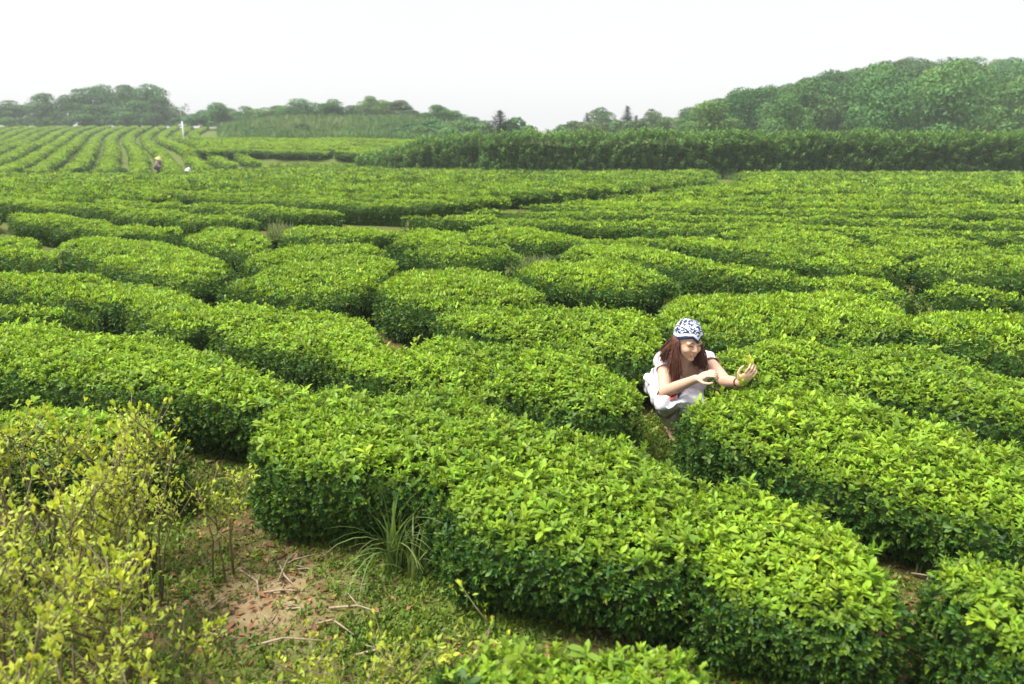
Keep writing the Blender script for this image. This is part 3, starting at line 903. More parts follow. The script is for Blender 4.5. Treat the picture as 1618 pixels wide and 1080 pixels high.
def tree_at(proto, px, d, topy, name, label, cat='tree', wid=1.0, group=None, wpx=None):
    x = (px - 809) / FPX * (d * CP + .2)
    dx, dy, dz = ray(px, topy)
    zt = CAM_H + float(dz) * d / float(dy)
    h = zt - float(ground(x, d))
    if wpx: wid = wpx / FPX * d / (5.6 * h / proto[2])
    return plant(proto, name, label, cat, x, d, h, wid, group)
# the clump above the slope
for px, d, ty, w, lab in [
    (-25, 126, 160, 1.2, 'round tree at the outer end of the trees along the slope top'),
    (22, 124, 158, 1.15, 'low round tree standing before the gap in the slope-top trees'),
    (84, 122, 147, 1.1, 'dark tree just past the gap in the slope-top trees'),
    (132, 124, 140, 1.1, 'second tree past the gap in the slope-top trees'),
    (168, 126, 136, 1.15, 'middle tree of the dense clump on the slope top'),
    (203, 123, 134, 1.15, 'tallest tree of the dense clump on the slope top'),
    (243, 123, 135, 1.25, 'wide tree at the end of the clump beside the bare thin tree'),
    (222, 119, 158, 1.3, 'lower bright tree in front of the tallest slope-top tree'),
    (150, 119, 165, 1.3, 'lower tree filling the foot of the dense clump'),
    (262, 121, 152, 1.1, 'last low tree before the bare thin tree')]:
    tree_at(random.choice(BROAD), px, d, ty, 'leafy_tree', lab, wpx=58 * w, group='trees on the slope top')
tree_at(THIN[0], 289, 112, 163, 'thin_tree', 'thin pale tree with nearly bare twigs beside the dense clump', wid=1.1)
MIDT = [(325, 110, 174, 0, 'crown'), (350, 108, 163, 0, 'dark round tree first along from the bare thin tree'), (392, 106, 167, 1, ''), (425, 104, 169, 1, ''), (446, 110, 166, 1, ''),
        (477, 104, 157, 0, ''), (503, 106, 170, 1, ''), (527, 102, 156, 0, ''), (557, 104, 166, 0, ''), (590, 100, 151, 1, ''), (612, 104, 160, 1, ''),
        (636, 102, 158, 2, ''), (650, 98, 174, 0, ''), (692, 96, 165, 1, ''), (716, 98, 174, 1, ''), (745, 96, 184, 0, ''), (372, 112, 178, 1, ''), (672, 100, 182, 1, '')]
for i, (px, d, ty, kd, _) in enumerate(sorted(MIDT)):
    pr = random.choice([BROAD, PALE, BROWN][kd])
    tree_at(pr, px, d, ty, 'leafy_tree', ORD[i] + ' ' + ['dark green', 'pale green', 'brownish'][kd] + ' tree along the scrub bank from the bare thin tree', wpx=random.uniform(50, 66), group='trees along the scrub bank')
tree_at(CONE[0], 790, 62, 173, 'conifer_tree', 'dark pointed conifer rising behind the corner of the tall hedge', wid=1.9)
tree_at(BUSH[0], 815, 66, 190, 'round_bush', 'dark bush leaning against the pointed conifer', 'bush', 1.0)
for i, (px, d, ty, pr, w, nm, lab) in enumerate([
    (890, 92, 199, BUSH[0], 1.5, 'round_bush', 'low far bush at the start of the row of small trees before the hill'),
    (905, 88, 194, BUSH[1], 1.2, 'round_bush', 'second low bush before the hill, next to the thin conifer'),
    (927, 96, 178, CONE[1], 1.7, 'conifer_tree', 'thin conifer beside the small dark round tree'),
    (949, 96, 171, BROAD[1], 1.0, 'leafy_tree', 'small dark round tree between two conifers'),
    (972, 92, 192, BUSH[2], 1.3, 'round_bush', 'bush between the small round tree and the taller conifer'),
    (990, 94, 167, CONE[1], 1.6, 'conifer_tree', 'taller dark conifer standing before the wooded hill'),
    (1004, 96, 182, CONE[1], 1.6, 'conifer_tree', 'small conifer touching the taller one'),
    (1026, 90, 171, PALE[0], .95, 'leafy_tree', 'pale green tree next to the conifers at the hill foot'),
    (1050, 84, 184, PALE[1], 1.2, 'leafy_tree', 'low pale tree at the very foot of the hill'),
    (1008, 86, 193, BUSH[1], 1.5, 'round_bush', 'bush below the pale tree at the hill foot'),
    (940, 86, 195, BUSH[3], 1.4, 'round_bush', 'brownish bush under the thin conifer')]):
    tree_at(pr, px, d, ty, nm, lab, 'bush' if nm == 'round_bush' else 'tree', w)
# the wood on the hill
row = 0; y = 63.0
while y < 128:
    x = 17 + (y - 63) * .06 + (row % 2) * 3
    while x < .74 * y + 3:
        xx, yy = x + random.uniform(-1, 1), y + random.uniform(-1.4, 1.4)
        u = xx / yy
        lim = np.interp(u, [.20, .23, .275, .38, .49, .60, .8], [.02, .034, .052, .074, .093, .092, .092])
        h = random.uniform(7.0, 9.6)
        if y < 68: h = random.uniform(5.0, 7.0)
        zt = CAM_H + (lim - .014) * yy * random.uniform(.93, 1.06)
        h = min(h, zt - float(ground(xx, yy)))
        if h > 2.2 and u > .215:
            r = random.random()
            kd = 0 if r < .6 else (1 if r < .93 else 2)
            pr = random.choice([BROAD, PALE, BROWN][kd])
            plant(pr, 'leafy_tree', ['dark green leafy tree in the wood covering the hill', 'pale green leafy tree in the wood covering the hill', 'brownish tree in the wood covering the hill'][kd],
                  'tree', xx, yy, h, random.uniform(.95, 1.15) if h > 4.5 else 1.3, 'trees of the hill wood')
        x += random.uniform(5.4, 7.2)
    y += 6.4; row += 1
# scrub bank
n_b = 0
for px, d, ty, kd in [(400, 76, 203, 0), (430, 78, 200, 0), (455, 76, 204, 1), (480, 80, 196, 0), (505, 77, 203, 1), (530, 82, 195, 2), (548, 76, 205, 0), (570, 80, 199, 2), (592, 77, 204, 0),
                      (612, 82, 194, 1), (630, 76, 203, 0), (650, 80, 195, 0), (665, 76, 200, 1), (685, 82, 190, 0), (700, 77, 198, 2), (722, 80, 192, 1), (742, 76, 199, 0), (760, 78, 196, 1), (390, 72, 207, 0), (415, 73, 208, 0), (440, 73, 209, 0), (560, 73, 211, 0), (640, 73, 209, 2), (720, 73, 207, 0)]:
    tree_at(BUSH[kd], px, d, ty, 'round_bush', 'low scrub bush growing on the bank behind the raised terrace', 'bush', 1.5, 'scrub bushes on the bank')
for px, d, ty in [(25, 112, 196), (70, 112, 197), (110, 110, 200), (148, 108, 203)]:
    tree_at(BUSH[3], px, d, ty, 'round_bush', 'low brownish scrub bush among the tea rows below the slope-top trees', 'bush', 2.6, 'scrub bushes among the upper slope rows')
for px, d, ty in [(118, 36.6, 266), (152, 36.3, 268), (183, 36.5, 266)]:
    tree_at(BUSH[1], px, d, ty, 'round_bush', 'loose weedy bush at the lower ends of the straight slope rows', 'bush', 1.3, 'weedy bushes at the slope row ends')
for i, px in enumerate(range(-10, 330, 24)):
    tree_at(BUSH[i % 3], px + random.uniform(-6, 6), 118.5 + random.uniform(0, 2), random.uniform(184, 190), 'round_bush', 'low bush in the undergrowth at the foot of the slope-top trees', 'bush', 1.4, 'undergrowth below the slope-top trees')
def grass_patch(name, label, pts, hmin, hmax, tint, parent=None):
    pts = np.asarray(pts); k = len(pts)
    p = np.column_stack([pts, ground(pts[:, 0], pts[:, 1])])
    axis = np.array([0, 0, 1.0]) + rng.normal(0, .12, (k, 3))
    o = scatter(name, 'grass', p, axis, rng.uniform(hmin, hmax, k), np.clip(tint + rng.normal(0, .15, k), 0, 1), parent)
    return tag(o, label, 'grass', kind='stuff')
k = 5200
u = rng.random(k); yy = rng.uniform(68, 94, k); xx = (-.38 + .34 * u) * yy
grass_patch('bank_grass', 'tall green and straw-coloured grass covering the bank behind the terrace', np.stack([xx, yy], -1), .6, 1.5, .0 + .28 * smooth(.45, .8, vnoise(xx * .15, yy * .1)))
def px_patch(x0, x1, y0, y1, k):
    a = on_level(rng.uniform(x0, x1, k), rng.uniform(y0, y1, k), .0); return a
grass_patch('dry_grass', 'dry yellowish grass filling the gap beside the yellow-crested oval bush', px_patch(815, 885, 420, 448, 160), .18, .34, .6)
grass_patch('dry_grass', 'brown grass tuft patch at the row ends by the domed bush', px_patch(425, 475, 366, 382, 60), .2, .36, .65)
grass_patch('dry_grass', 'strip of short dry grass along the foot of the tall dark hedge', np.concatenate([np.stack([rng.uniform(-7, 33, 900), rng.uniform(36.2, 37.4, 900)], -1), np.stack([rng.uniform(-4, 7, 500), rng.uniform(34.0, 37.0, 500)], -1)]), .25, .5, .42)

# ------------------------------------------------------------------ white post on the slope
p0 = at_depth(292, 229, 63.0); zg = float(ground(p0.x, 63.0))
t = thing('marker_post', 'slim white post with a short crossbar standing among the tea rows', 'post', (p0.x, 63.0, zg))
M['white_paint'] = plain_mat('white_paint', (.80, .80, .78), .6, (.66, .67, .66))
mb = MB(); mb.tube([(0, 0, -.2), (0, 0, 1.9)], [.055, .05], 10); link('shaft', mb.mesh('shaft'), M['white_paint'], t)
mb = MB(); mb.tube([(-.32, 0, 1.62), (.32, 0, 1.62)], [.035, .035], 6); link('crossbar', mb.mesh('crossbar'), M['white_paint'], t)
mb = MB(); mb.tube([(0, 0, 1.9), (0, 0, 3.1)], [.03, .025], 6); link('rod', mb.mesh('rod'), plain_mat('grey_metal', (.45, .46, .47), .5), t)

# ------------------------------------------------------------------ foreground: yellow shrubs
def tuft_mesh(i):
    mb = MB(); az = random.uniform(0, 6.28)
    n = random.choice([3, 4, 5, 6])
    for k in range(n):
        d = rand_dir(.08, .62, az + k * 2.4); L = random.uniform(.028, .048)
        mb.leaf((0, 0, .002 * k), d, -Vector((d.x, d.y, -.5)), L, L * .46, .4, -.06, random.uniform(.35, .95), seg=3)
    if random.random() < .6:
        d = rand_dir(.8, 1.3); mb.leaf((0, 0, -.012), d, up_for(d), .024, .011, .3, .1, .25)
    me = mb.mesh('leaf_tuft', True, 'age'); me.materials.append(M['yellow']); return me
TUFTS = [tuft_mesh(i) for i in range(9)]
n_tuft = 0
def yellow_shrub(x, y, h, nst, spread, label, tufts):
    global n_tuft
    zg = float(ground(x, y))
    t = thing('yellow_shrub', label, 'shrub', (x, y, zg), 'yellow-leaved shrubs in the foreground')
    mb = MB(); tips = []; along = []
    for s in range(nst):
        a = random.uniform(0, 6.28); r = spread * math.sqrt(random.random())
        b = Vector((.05 * math.cos(a), .05 * math.sin(a), -.02))
        hh = h * random.uniform(.72, 1.05)
        e = Vector((r * math.cos(a), r * math.sin(a), hh))
        m = Vector((r * .55 * math.cos(a + .3), r * .55 * math.sin(a + .3), hh * .5))
        mb.tube([b, m, e], [.0055, .004, .0022], 5)
        tips.append((e, (e - m).normalized()))
        for q in range(random.randint(4, 7)):
            f = random.uniform(.25, .95); st = m.lerp(e, f)
            aa = random.uniform(0, 6.28); L = random.uniform(.08, .2)
            ee = st + Vector((math.cos(aa) * L * .6, math.sin(aa) * L * .6, L * .8))
            ee.z = min(ee.z, h * 1.1)
            mb.tube([st, st.lerp(ee, .5) + Vector((0, 0, -.008)), ee], [.003, .0024, .0016], 4)
            tips.append((ee, (ee - st).normalized()))
            along += [st.lerp(ee, random.random()) for _ in range(4)]
        along += [b.lerp(m, random.uniform(.4, 1)) for _ in range(2)] + [m.lerp(e, random.random()) for _ in range(6)]
    link('stems', mb.mesh('stems'), M['stem'], t)
    random.shuffle(tips)
    tips = tips[:tufts] if tufts < len(tips) else tips
    for (p, d) in tips:
        o = link('leaf_tuft', random.choice(TUFTS), None, t)
        o.location = p
        dd = (d + Vector((random.gauss(0, .2), random.gauss(0, .2), .5))).normalized()
        o.rotation_euler = dd.to_track_quat('Z', 'Y').to_euler()
        sc = random.uniform(.45, .88) * (.8 if y > 1.7 and h < .5 else 1.0); o.scale = (sc, sc, sc); n_tuft += 1
    al = np.array([tuple(v) for v in along]) + rng.normal(0, .012, (len(along), 3))
    ax = np.array([0, 0, 1.0]) + rng.normal(0, .5, (len(al), 3))
    scatter('leaves', 'shrub', al, ax, rng.uniform(.7, 1.25, len(al)), np.clip(.12 + .5 * al[:, 2] / h * rng.random(len(al)), 0, 1), t)
SHRUBS = [(-1.95, 2.75, .80, 13), (-1.55, 2.85, .74, 13), (-1.42, 2.62, .62, 9), (-1.9, 2.3, .82, 13), (-1.5, 2.3, .74, 14), (-1.28, 2.12, .58, 8),
          (-1.55, 1.85, .78, 13), (-1.22, 1.75, .66, 9), (-.98, 1.92, .46, 5), (-1.25, 1.42, .72, 9), (-.92, 1.50, .58, 6), (-.72, 1.80, .42, 5), (-.45, 1.86, .40, 5), (-1.18, 2.80, .45, 4), (-.12, 1.86, .42, 4)]
SH_LAB = ['tall yellow-tipped shrub beside the half-hidden tea bush', 'yellow-tipped shrub touching the half-hidden tea bush', 'lower yellow shrub leaning toward the bare path', 'tall dense yellow shrub at the outer edge of the thicket',
          'dense yellow shrub in the heart of the thicket', 'thin yellow shrub at the path edge of the thicket', 'tall leafy yellow shrub with pale stems', 'open yellow shrub with brown soil showing through', 'small yellow shrub standing over the dry twigs',
          'leafy yellow shrub lowest in the thicket', 'bright yellow shrub with large upright leaf tufts', 'short yellow sprouts by the mossy ground', 'short yellow sprouts next to the bright low tea bush', 'sparse yellow twigs reaching over the bare path', 'few yellow shoots mixed into the bright low tea bush']
random.seed(41)
for (x, y, h, n), lab in zip(SHRUBS, SH_LAB):
    yellow_shrub(x - (.08 if x < -.9 else 0), y, h, max(4, int(n * .95)), .25 if h > .55 else .17, lab, 90)

# ------------------------------------------------------------------ foreground: grass tufts, weeds, litter, twigs
def grass_tuft(px, py, label, n, L0, L1, lean=1.0):
    p = on_level(np.array([px]), np.array([py]), 0.0)[0]
    t = thing('grass_tuft', label, 'grass', (p[0], p[1], float(ground(*p))), 'grass tufts by the tea bushes')
    for k in range(n):
        a = random.uniform(0, 6.28); L = random.uniform(L0, L1); le = random.uniform(.1, .9) * lean
        w = random.uniform(.003, .0055)
        v, f, ag = [], [], []
        S = 8
        bx, by = random.gauss(0, .025), random.gauss(0, .025)
        sd = Vector((-math.sin(a), math.cos(a), 0))
        for i in range(S + 1):
            q = i / S
            ang = le * (.35 + 1.5 * q * q)
            c = Vector((bx + math.cos(a) * L * q * math.sin(ang) * .9, by + math.sin(a) * L * q * math.sin(ang) * .9, L * q * math.cos(ang * .8)))
            ww = w * (1 - q ** 2.2) + .0006
            v += [c - sd * ww, c + Vector((0, 0, -.25 * ww)), c + sd * ww]
        for i in range(S):
            f += [(i * 3, i * 3 + 1, i * 3 + 4, i * 3 + 3), (i * 3 + 1, i * 3 + 2, i * 3 + 5, i * 3 + 4)]
        me = mesh_np('blade', v, f, True, {'age': np.full(len(v), random.uniform(.0, .8))})
        link('blade', me, M['blade'], t)
grass_tuft(622, 900, 'tall arching grass tuft at the foot of the rounded tea bush', 50, .24, .52)
grass_tuft(655, 915, 'smaller grass tuft pressed against the tall arching one', 18, .2, .38)
grass_tuft(930, 972, 'thin grass tuft under the broad tea bush', 12, .14, .30, .6)
grass_tuft(1465, 905, 'small dark grass tuft beside the small loose tea bush', 14, .12, .24, .8)

def near_ground(k, x0, x1, y0, y1, dens):
    x, y = rng.uniform(x0, x1, k), rng.uniform(y0, y1, k)
    keep = rng.random(k) < dens(x, y)
    x, y = x[keep], y[keep]
    return np.column_stack([x, y, ground(x, y) + .03 * (vnoise(x * 3.1, y * 3.1) - .5)])
def weed_d(x, y):
    g = .9 * np.exp(-(((x + .22) / .75) ** 2 + ((y - 2.7) / .42) ** 2)) + .45 * smooth(.35, .65, vnoise(x * 2.2, y * 2.2)) + .3 * np.exp(-((x - 1.9) / .4) ** 2 - ((y - 2.6) / .5) ** 2) + .5 * np.exp(-((x - .85) / .3) ** 2 - ((y - 4.1) / .5) ** 2) + .25 * np.exp(-((x + .9) / .5) ** 2 - ((y - 3.0) / .3) ** 2)
    return g * (.5 + vnoise(x * 9, y * 9)) * (1 - .92 * np.exp(-((x + 1.0) / .42) ** 2 - ((y - 2.65) / .36) ** 2))
p = near_ground(60000, -2.6, 3.2, 1.6, 5.2, weed_d)
tag(scatter('ground_weeds', 'weed', p, np.array([0, 0, 1.0]) + rng.normal(0, .3, (len(p), 3)), rng.uniform(.7, 1.5, len(p)), np.clip(.25 + .3 * vnoise(p[:, 0] * 5, p[:, 1] * 5) + rng.normal(0, .12, len(p)), 0, 1), None), 'low bright green weeds and moss covering the soil', 'weeds', kind='stuff')
p = near_ground(14000, -2.6, 3.2, 1.6, 5.2, lambda x, y: .25 + .75 * smooth(.45, .7, vnoise(x * 1.6 + 4, y * 1.6)))
tag(scatter('leaf_litter', 'litter', p + [0, 0, .006], np.array([0, 0, 1.0]) + rng.normal(0, .35, (len(p), 3)), rng.uniform(.5, 1.1, len(p)), np.clip(.3 + rng.normal(0, .3, len(p)), 0, 1), None), 'scattered brown and orange fallen leaves on the soil', 'leaf litter', kind='stuff')
TW = [(430, 905, 505, 880), (440, 888, 470, 935), (455, 900, 500, 905), (470, 870, 440, 925), (400, 938, 490, 940), (450, 962, 475, 975), (410, 1005, 440, 975), (500, 985, 560, 1010), (400, 1020, 520, 1018), (380, 900, 410, 950), (340, 960, 375, 940), (520, 960, 600, 975), (355, 1000, 330, 1040), (560, 1035, 640, 1020), (1440, 905, 1490, 930)]
for i, (x0, y0, x1, y1) in enumerate(TW):
    a = on_level(np.array([x0, x1]), np.array([y0, y1]), .012)
    A = Vector((a[0][0], a[0][1], float(ground(*a[0])) + .012)); B = Vector((a[1][0], a[1][1], float(ground(*a[1])) + .016 + .02 * random.random()))
    t = thing('dry_twig', 'dry pale twig lying on the bare soil by the yellow shrubs' if i < 14 else 'dry twig beside the small loose tea bush', 'twig', tuple(A), 'dry twigs on the soil')
    Bl = B - A; md = Bl * .5 + Vector((random.gauss(0, .015), random.gauss(0, .015), .012))
    mb = MB(); mb.tube([(0, 0, 0), md, Bl], [.005, .0045, .002], 5); link('stick', mb.mesh('stick'), M['dry'], t)
    mb = MB(); e = md + Vector((random.gauss(0, .05), random.gauss(0, .05), .015)); mb.tube([md, e], [.003, .0015], 5); link('side_branch', mb.mesh('side_branch'), M['dry'], t)
#PART3
# ------------------------------------------------------------------ people
M['skin'] = plain_mat('skin', (.66, .42, .30), .5, (.60, .37, .26), scale=14, sss=.12, spec=.35)
M['hair'] = plain_mat('hair', (.15, .055, .032), .38, (.06, .022, .014), scale=60, spec=.5)
M['blouse'] = plain_mat('blouse_cloth', (.82, .70, .70), .85, (.76, .63, .65), scale=9)
M['trousers'] = plain_mat('trouser_cloth', (.80, .79, .84), .85, (.70, .69, .76), scale=9)
M['white_cloth'] = plain_mat('white_cloth', (.82, .82, .84), .85, (.72, .72, .76), scale=9)
M['red'] = plain_mat('red_cloth', (.55, .07, .06), .8)
M['lip'] = plain_mat('lip', (.50, .15, .13), .45)
M['teeth'] = plain_mat('teeth', (.85, .82, .76), .3)
M['brow'] = plain_mat('brow', (.06, .035, .025), .7)
M['bracelet'] = plain_mat('bracelet', (.12, .03, .02), .35)
def scarf_mat():
    m, n, l, out = new_mat('printed_scarf')
    b = n.new('ShaderNodeBsdfPrincipled'); b.inputs['Roughness'].default_value = .8
    tcn = n.new('ShaderNodeTexCoord')
    nt = n.new('ShaderNodeTexNoise'); nt.inputs['Scale'].default_value = 48; nt.inputs['Detail'].default_value = 1.0; nt.inputs['Distortion'].default_value = 1.6
    l.new(tcn.outputs['Object'], nt.inputs['Vector'])
    r = n.new('ShaderNodeValToRGB'); r.color_ramp.interpolation = 'CONSTANT'
    r.color_ramp.elements[0].position = 0; r.color_ramp.elements[0].color = (.014, .02, .07, 1)
    r.color_ramp.elements[1].position = .53; r.color_ramp.elements[1].color = (.66, .72, .84, 1)
    l.new(nt.outputs['Fac'], r.inputs[0])
    e = n.new('ShaderNodeAttribute'); e.attribute_name = 'edge'
    st = n.new('ShaderNodeValToRGB'); st.color_ramp.interpolation = 'CONSTANT'
    el = st.color_ramp.elements
    el[0].position = 0; el[0].color = (0, 0, 0, 1); el[1].position = .74; el[1].color = (.5, .5, .5, 1)
    x = el.new(.86); x.color = (1, 1, 1, 1)
    l.new(e.outputs['Fac'], st.inputs[0])
    g1 = n.new('ShaderNodeMath'); g1.operation = 'GREATER_THAN'; g1.inputs[1].default_value = .2
    g2 = n.new('ShaderNodeMath'); g2.operation = 'GREATER_THAN'; g2.inputs[1].default_value = .8
    l.new(st.outputs[0], g1.inputs[0]); l.new(st.outputs[0], g2.inputs[0])
    m1 = n.new('ShaderNodeMixRGB'); l.new(g1.outputs[0], m1.inputs[0]); l.new(r.outputs[0], m1.inputs[1]); m1.inputs[2].default_value = (.66, .72, .84, 1)
    m2 = n.new('ShaderNodeMixRGB'); l.new(g2.outputs[0], m2.inputs[0]); l.new(m1.outputs[0], m2.inputs[1]); m2.inputs[2].default_value = (.02, .03, .09, 1)
    l.new(m2.outputs[0], b.inputs['Base Color']); l.new(b.outputs[0], out.inputs['Surface'])
    return m
M['scarf'] = scarf_mat()

class Body:
    """collects rounded limbs and fuses them into one continuous skin"""
    def __init__(s): s.prims = []
    def cap(s, p0, p1, r0, r1, lab): s.prims.append(('c', Vector(p0), Vector(p1), r0, r1, lab)); return s
    def ell(s, c, ax, r, lab):
        """ax: 3x3 axes as columns (Matrix), r: three radii"""
        s.prims.append(('e', Vector(c), ax, r, 0, lab))
    def fuse(s, name, org, voxel, iters):
        bm = bmesh.new()
        for k, a, b, r0, r1, lab in s.prims:
            if k == 'c':
                n = max(2, int((b - a).length / (min(r0, r1) * .35)) + 1)
                d = (b - a)
                rings = []
                # tapered capsule
                L = max(d.length, 1e-5); z = d / L
                x = z.orthogonal().normalized(); y = z.cross(x)
                prof = [(-r0 * math.cos(t), r0 * math.sin(t)) for t in (0.25, .6, 1.0, 1.35)] + [(0, r0), (L * .5, (r0 + r1) / 2), (L, r1)] + [(L + r1 * math.sin(t), r1 * math.cos(t)) for t in (.25, .6, 1.0, 1.35)]
                for h, r in prof:
                    rings.append([bm.verts.new(a + z * h + (x * math.cos(q * math.pi / 8) + y * math.sin(q * math.pi / 8)) * r - Vector(org)) for q in range(16)])
                for i in range(len(rings) - 1):
                    for q in range(16):
                        bm.faces.new((rings[i][q], rings[i][(q + 1) % 16], rings[i + 1][(q + 1) % 16], rings[i + 1][q]))
                bm.faces.new(rings[0][::-1]); bm.faces.new(rings[-1])
            else:
                mt = Matrix.Translation(a - Vector(org)) @ (b.to_4x4() @ Matrix.Diagonal((*r0, 1)))
                bmesh.ops.create_uvsphere(bm, u_segments=20, v_segments=14, radius=1.0, matrix=mt)
        me = bpy.data.meshes.new(name + '_raw'); bm.to_mesh(me); bm.free()
        o = bpy.data.objects.new(name + '_raw', me); COL.objects.link(o)
        rm = o.modifiers.new('r', 'REMESH'); rm.mode = 'VOXEL'; rm.voxel_size = voxel; rm.use_smooth_shade = True
        sm = o.modifiers.new('s', 'SMOOTH'); sm.factor = .5; sm.iterations = iters
        dg = bpy.context.evaluated_depsgraph_get()
        out = bpy.data.meshes.new_from_object(o.evaluated_get(dg))
        out.name = name
        bpy.data.objects.remove(o)
        return out
    def labels(s, pts):
        best = np.full(len(pts), 9.0); lab = np.zeros(len(pts), int); tt = np.zeros(len(pts))
        for i, (k, a, b, r0, r1, l_) in enumerate(s.prims):
            if k == 'c':
                A = np.array(a); D = np.array(b - a); L2 = max(D @ D, 1e-9)
                t = np.clip(((pts - A) @ D) / L2, 0, 1)
                d = np.linalg.norm(pts - A - t[:, None] * D, axis=1) - (r0 + (r1 - r0) * t)
            else:
                q = (pts - np.array(a)) @ np.array(b)
                t = np.zeros(len(pts)); rr = np.array(r0)
                kk = np.linalg.norm(q / rr, axis=1); d = (kk - 1) * rr.min()
            w = d < best
            best[w] = d[w]; lab[w] = i; tt[w] = t[w]
        return np.array([p[5] for p in s.prims])[lab], tt
def shell(name, me, sel, offset, fold=0.0, fscale=30.0, seed=0.0):
    """cloth: the chosen part of the skin, moved out by offset, with folds"""
    n = len(me.vertices)
    co = np.empty(n * 3); me.vertices.foreach_get('co', co); co = co.reshape(-1, 3)
    no = np.empty(n * 3); me.vertex_normals.foreach_get('vector', no); no = no.reshape(-1, 3)
    off = offset * np.ones(n)
    if fold: off = off + fold * (vnoise(co[:, 0] * fscale + seed, co[:, 1] * fscale, co[:, 2] * fscale * .5) - .3)
    c2 = co + no * off[:, None]
    fs = [tuple(p.vertices) for p in me.polygons if all(sel[i] for i in p.vertices)]
    used = sorted({i for f in fs for i in f}); mp = {i: j for j, i in enumerate(used)}
    return mesh_np(name, c2[used], [tuple(mp[i] for i in f) for f in fs])
def hand(B, wrist, d, back, thumb_side, curl, spread=.10, s=1.0, lab='hand'):
    """palm, four fingers of different length and a thumb; back = direction of the back of the hand"""
    d = Vector(d).normalized(); back = Vector(back); back = (back - d * back.dot(d)).normalized()
    side = d.cross(back).normalized() * thumb_side       # towards the thumb
    pc = Vector(wrist) + d * .048 * s
    ax = Matrix((side, back, d)).transposed()
    B.ell(pc, ax, (.037 * s, .015 * s, .050 * s), lab)
    tips = []
    for i, (o, L) in enumerate([(.030, .9), (.0105, 1.0), (-.0095, .94), (-.029, .74)]):
        p = Vector(wrist) + d * .088 * s + side * o * s
        dirn = (d + side * o * spread * 30 * .1).normalized()
        c = curl[i] if isinstance(curl, (list, tuple)) else curl
        ang = c * .5
        for seg, r in ((.040, .0074), (.026, .0068), (.022, .0061)):
            q = (dirn * math.cos(ang) - back * math.sin(ang)).normalized()
            e = p + q * seg * L * s
            B.cap(p, e, r * s, (r - .0005) * s, lab)
            p = e; ang += c
        tips.append(p)
    tips.append(None)
    p = Vector(wrist) + d * .022 * s + side * .026 * s
    q = (d * .62 + side * .62 - back * .45).normalized()
    e = p + q * .038 * s; B.cap(p, e, .0115 * s, .0095 * s, lab)
    q2 = (d * .85 + side * .12 - back * .5).normalized()
    e2 = e + q2 * .03 * s; B.cap(e, e2, .0095 * s, .0085 * s, lab)
    e3 = e2 + (d * .9 - side * .25 - back * .3).normalized() * .022 * s; B.cap(e2, e3, .0085 * s, .0072 * s, lab)
    return (e3 + tips[0]) / 2

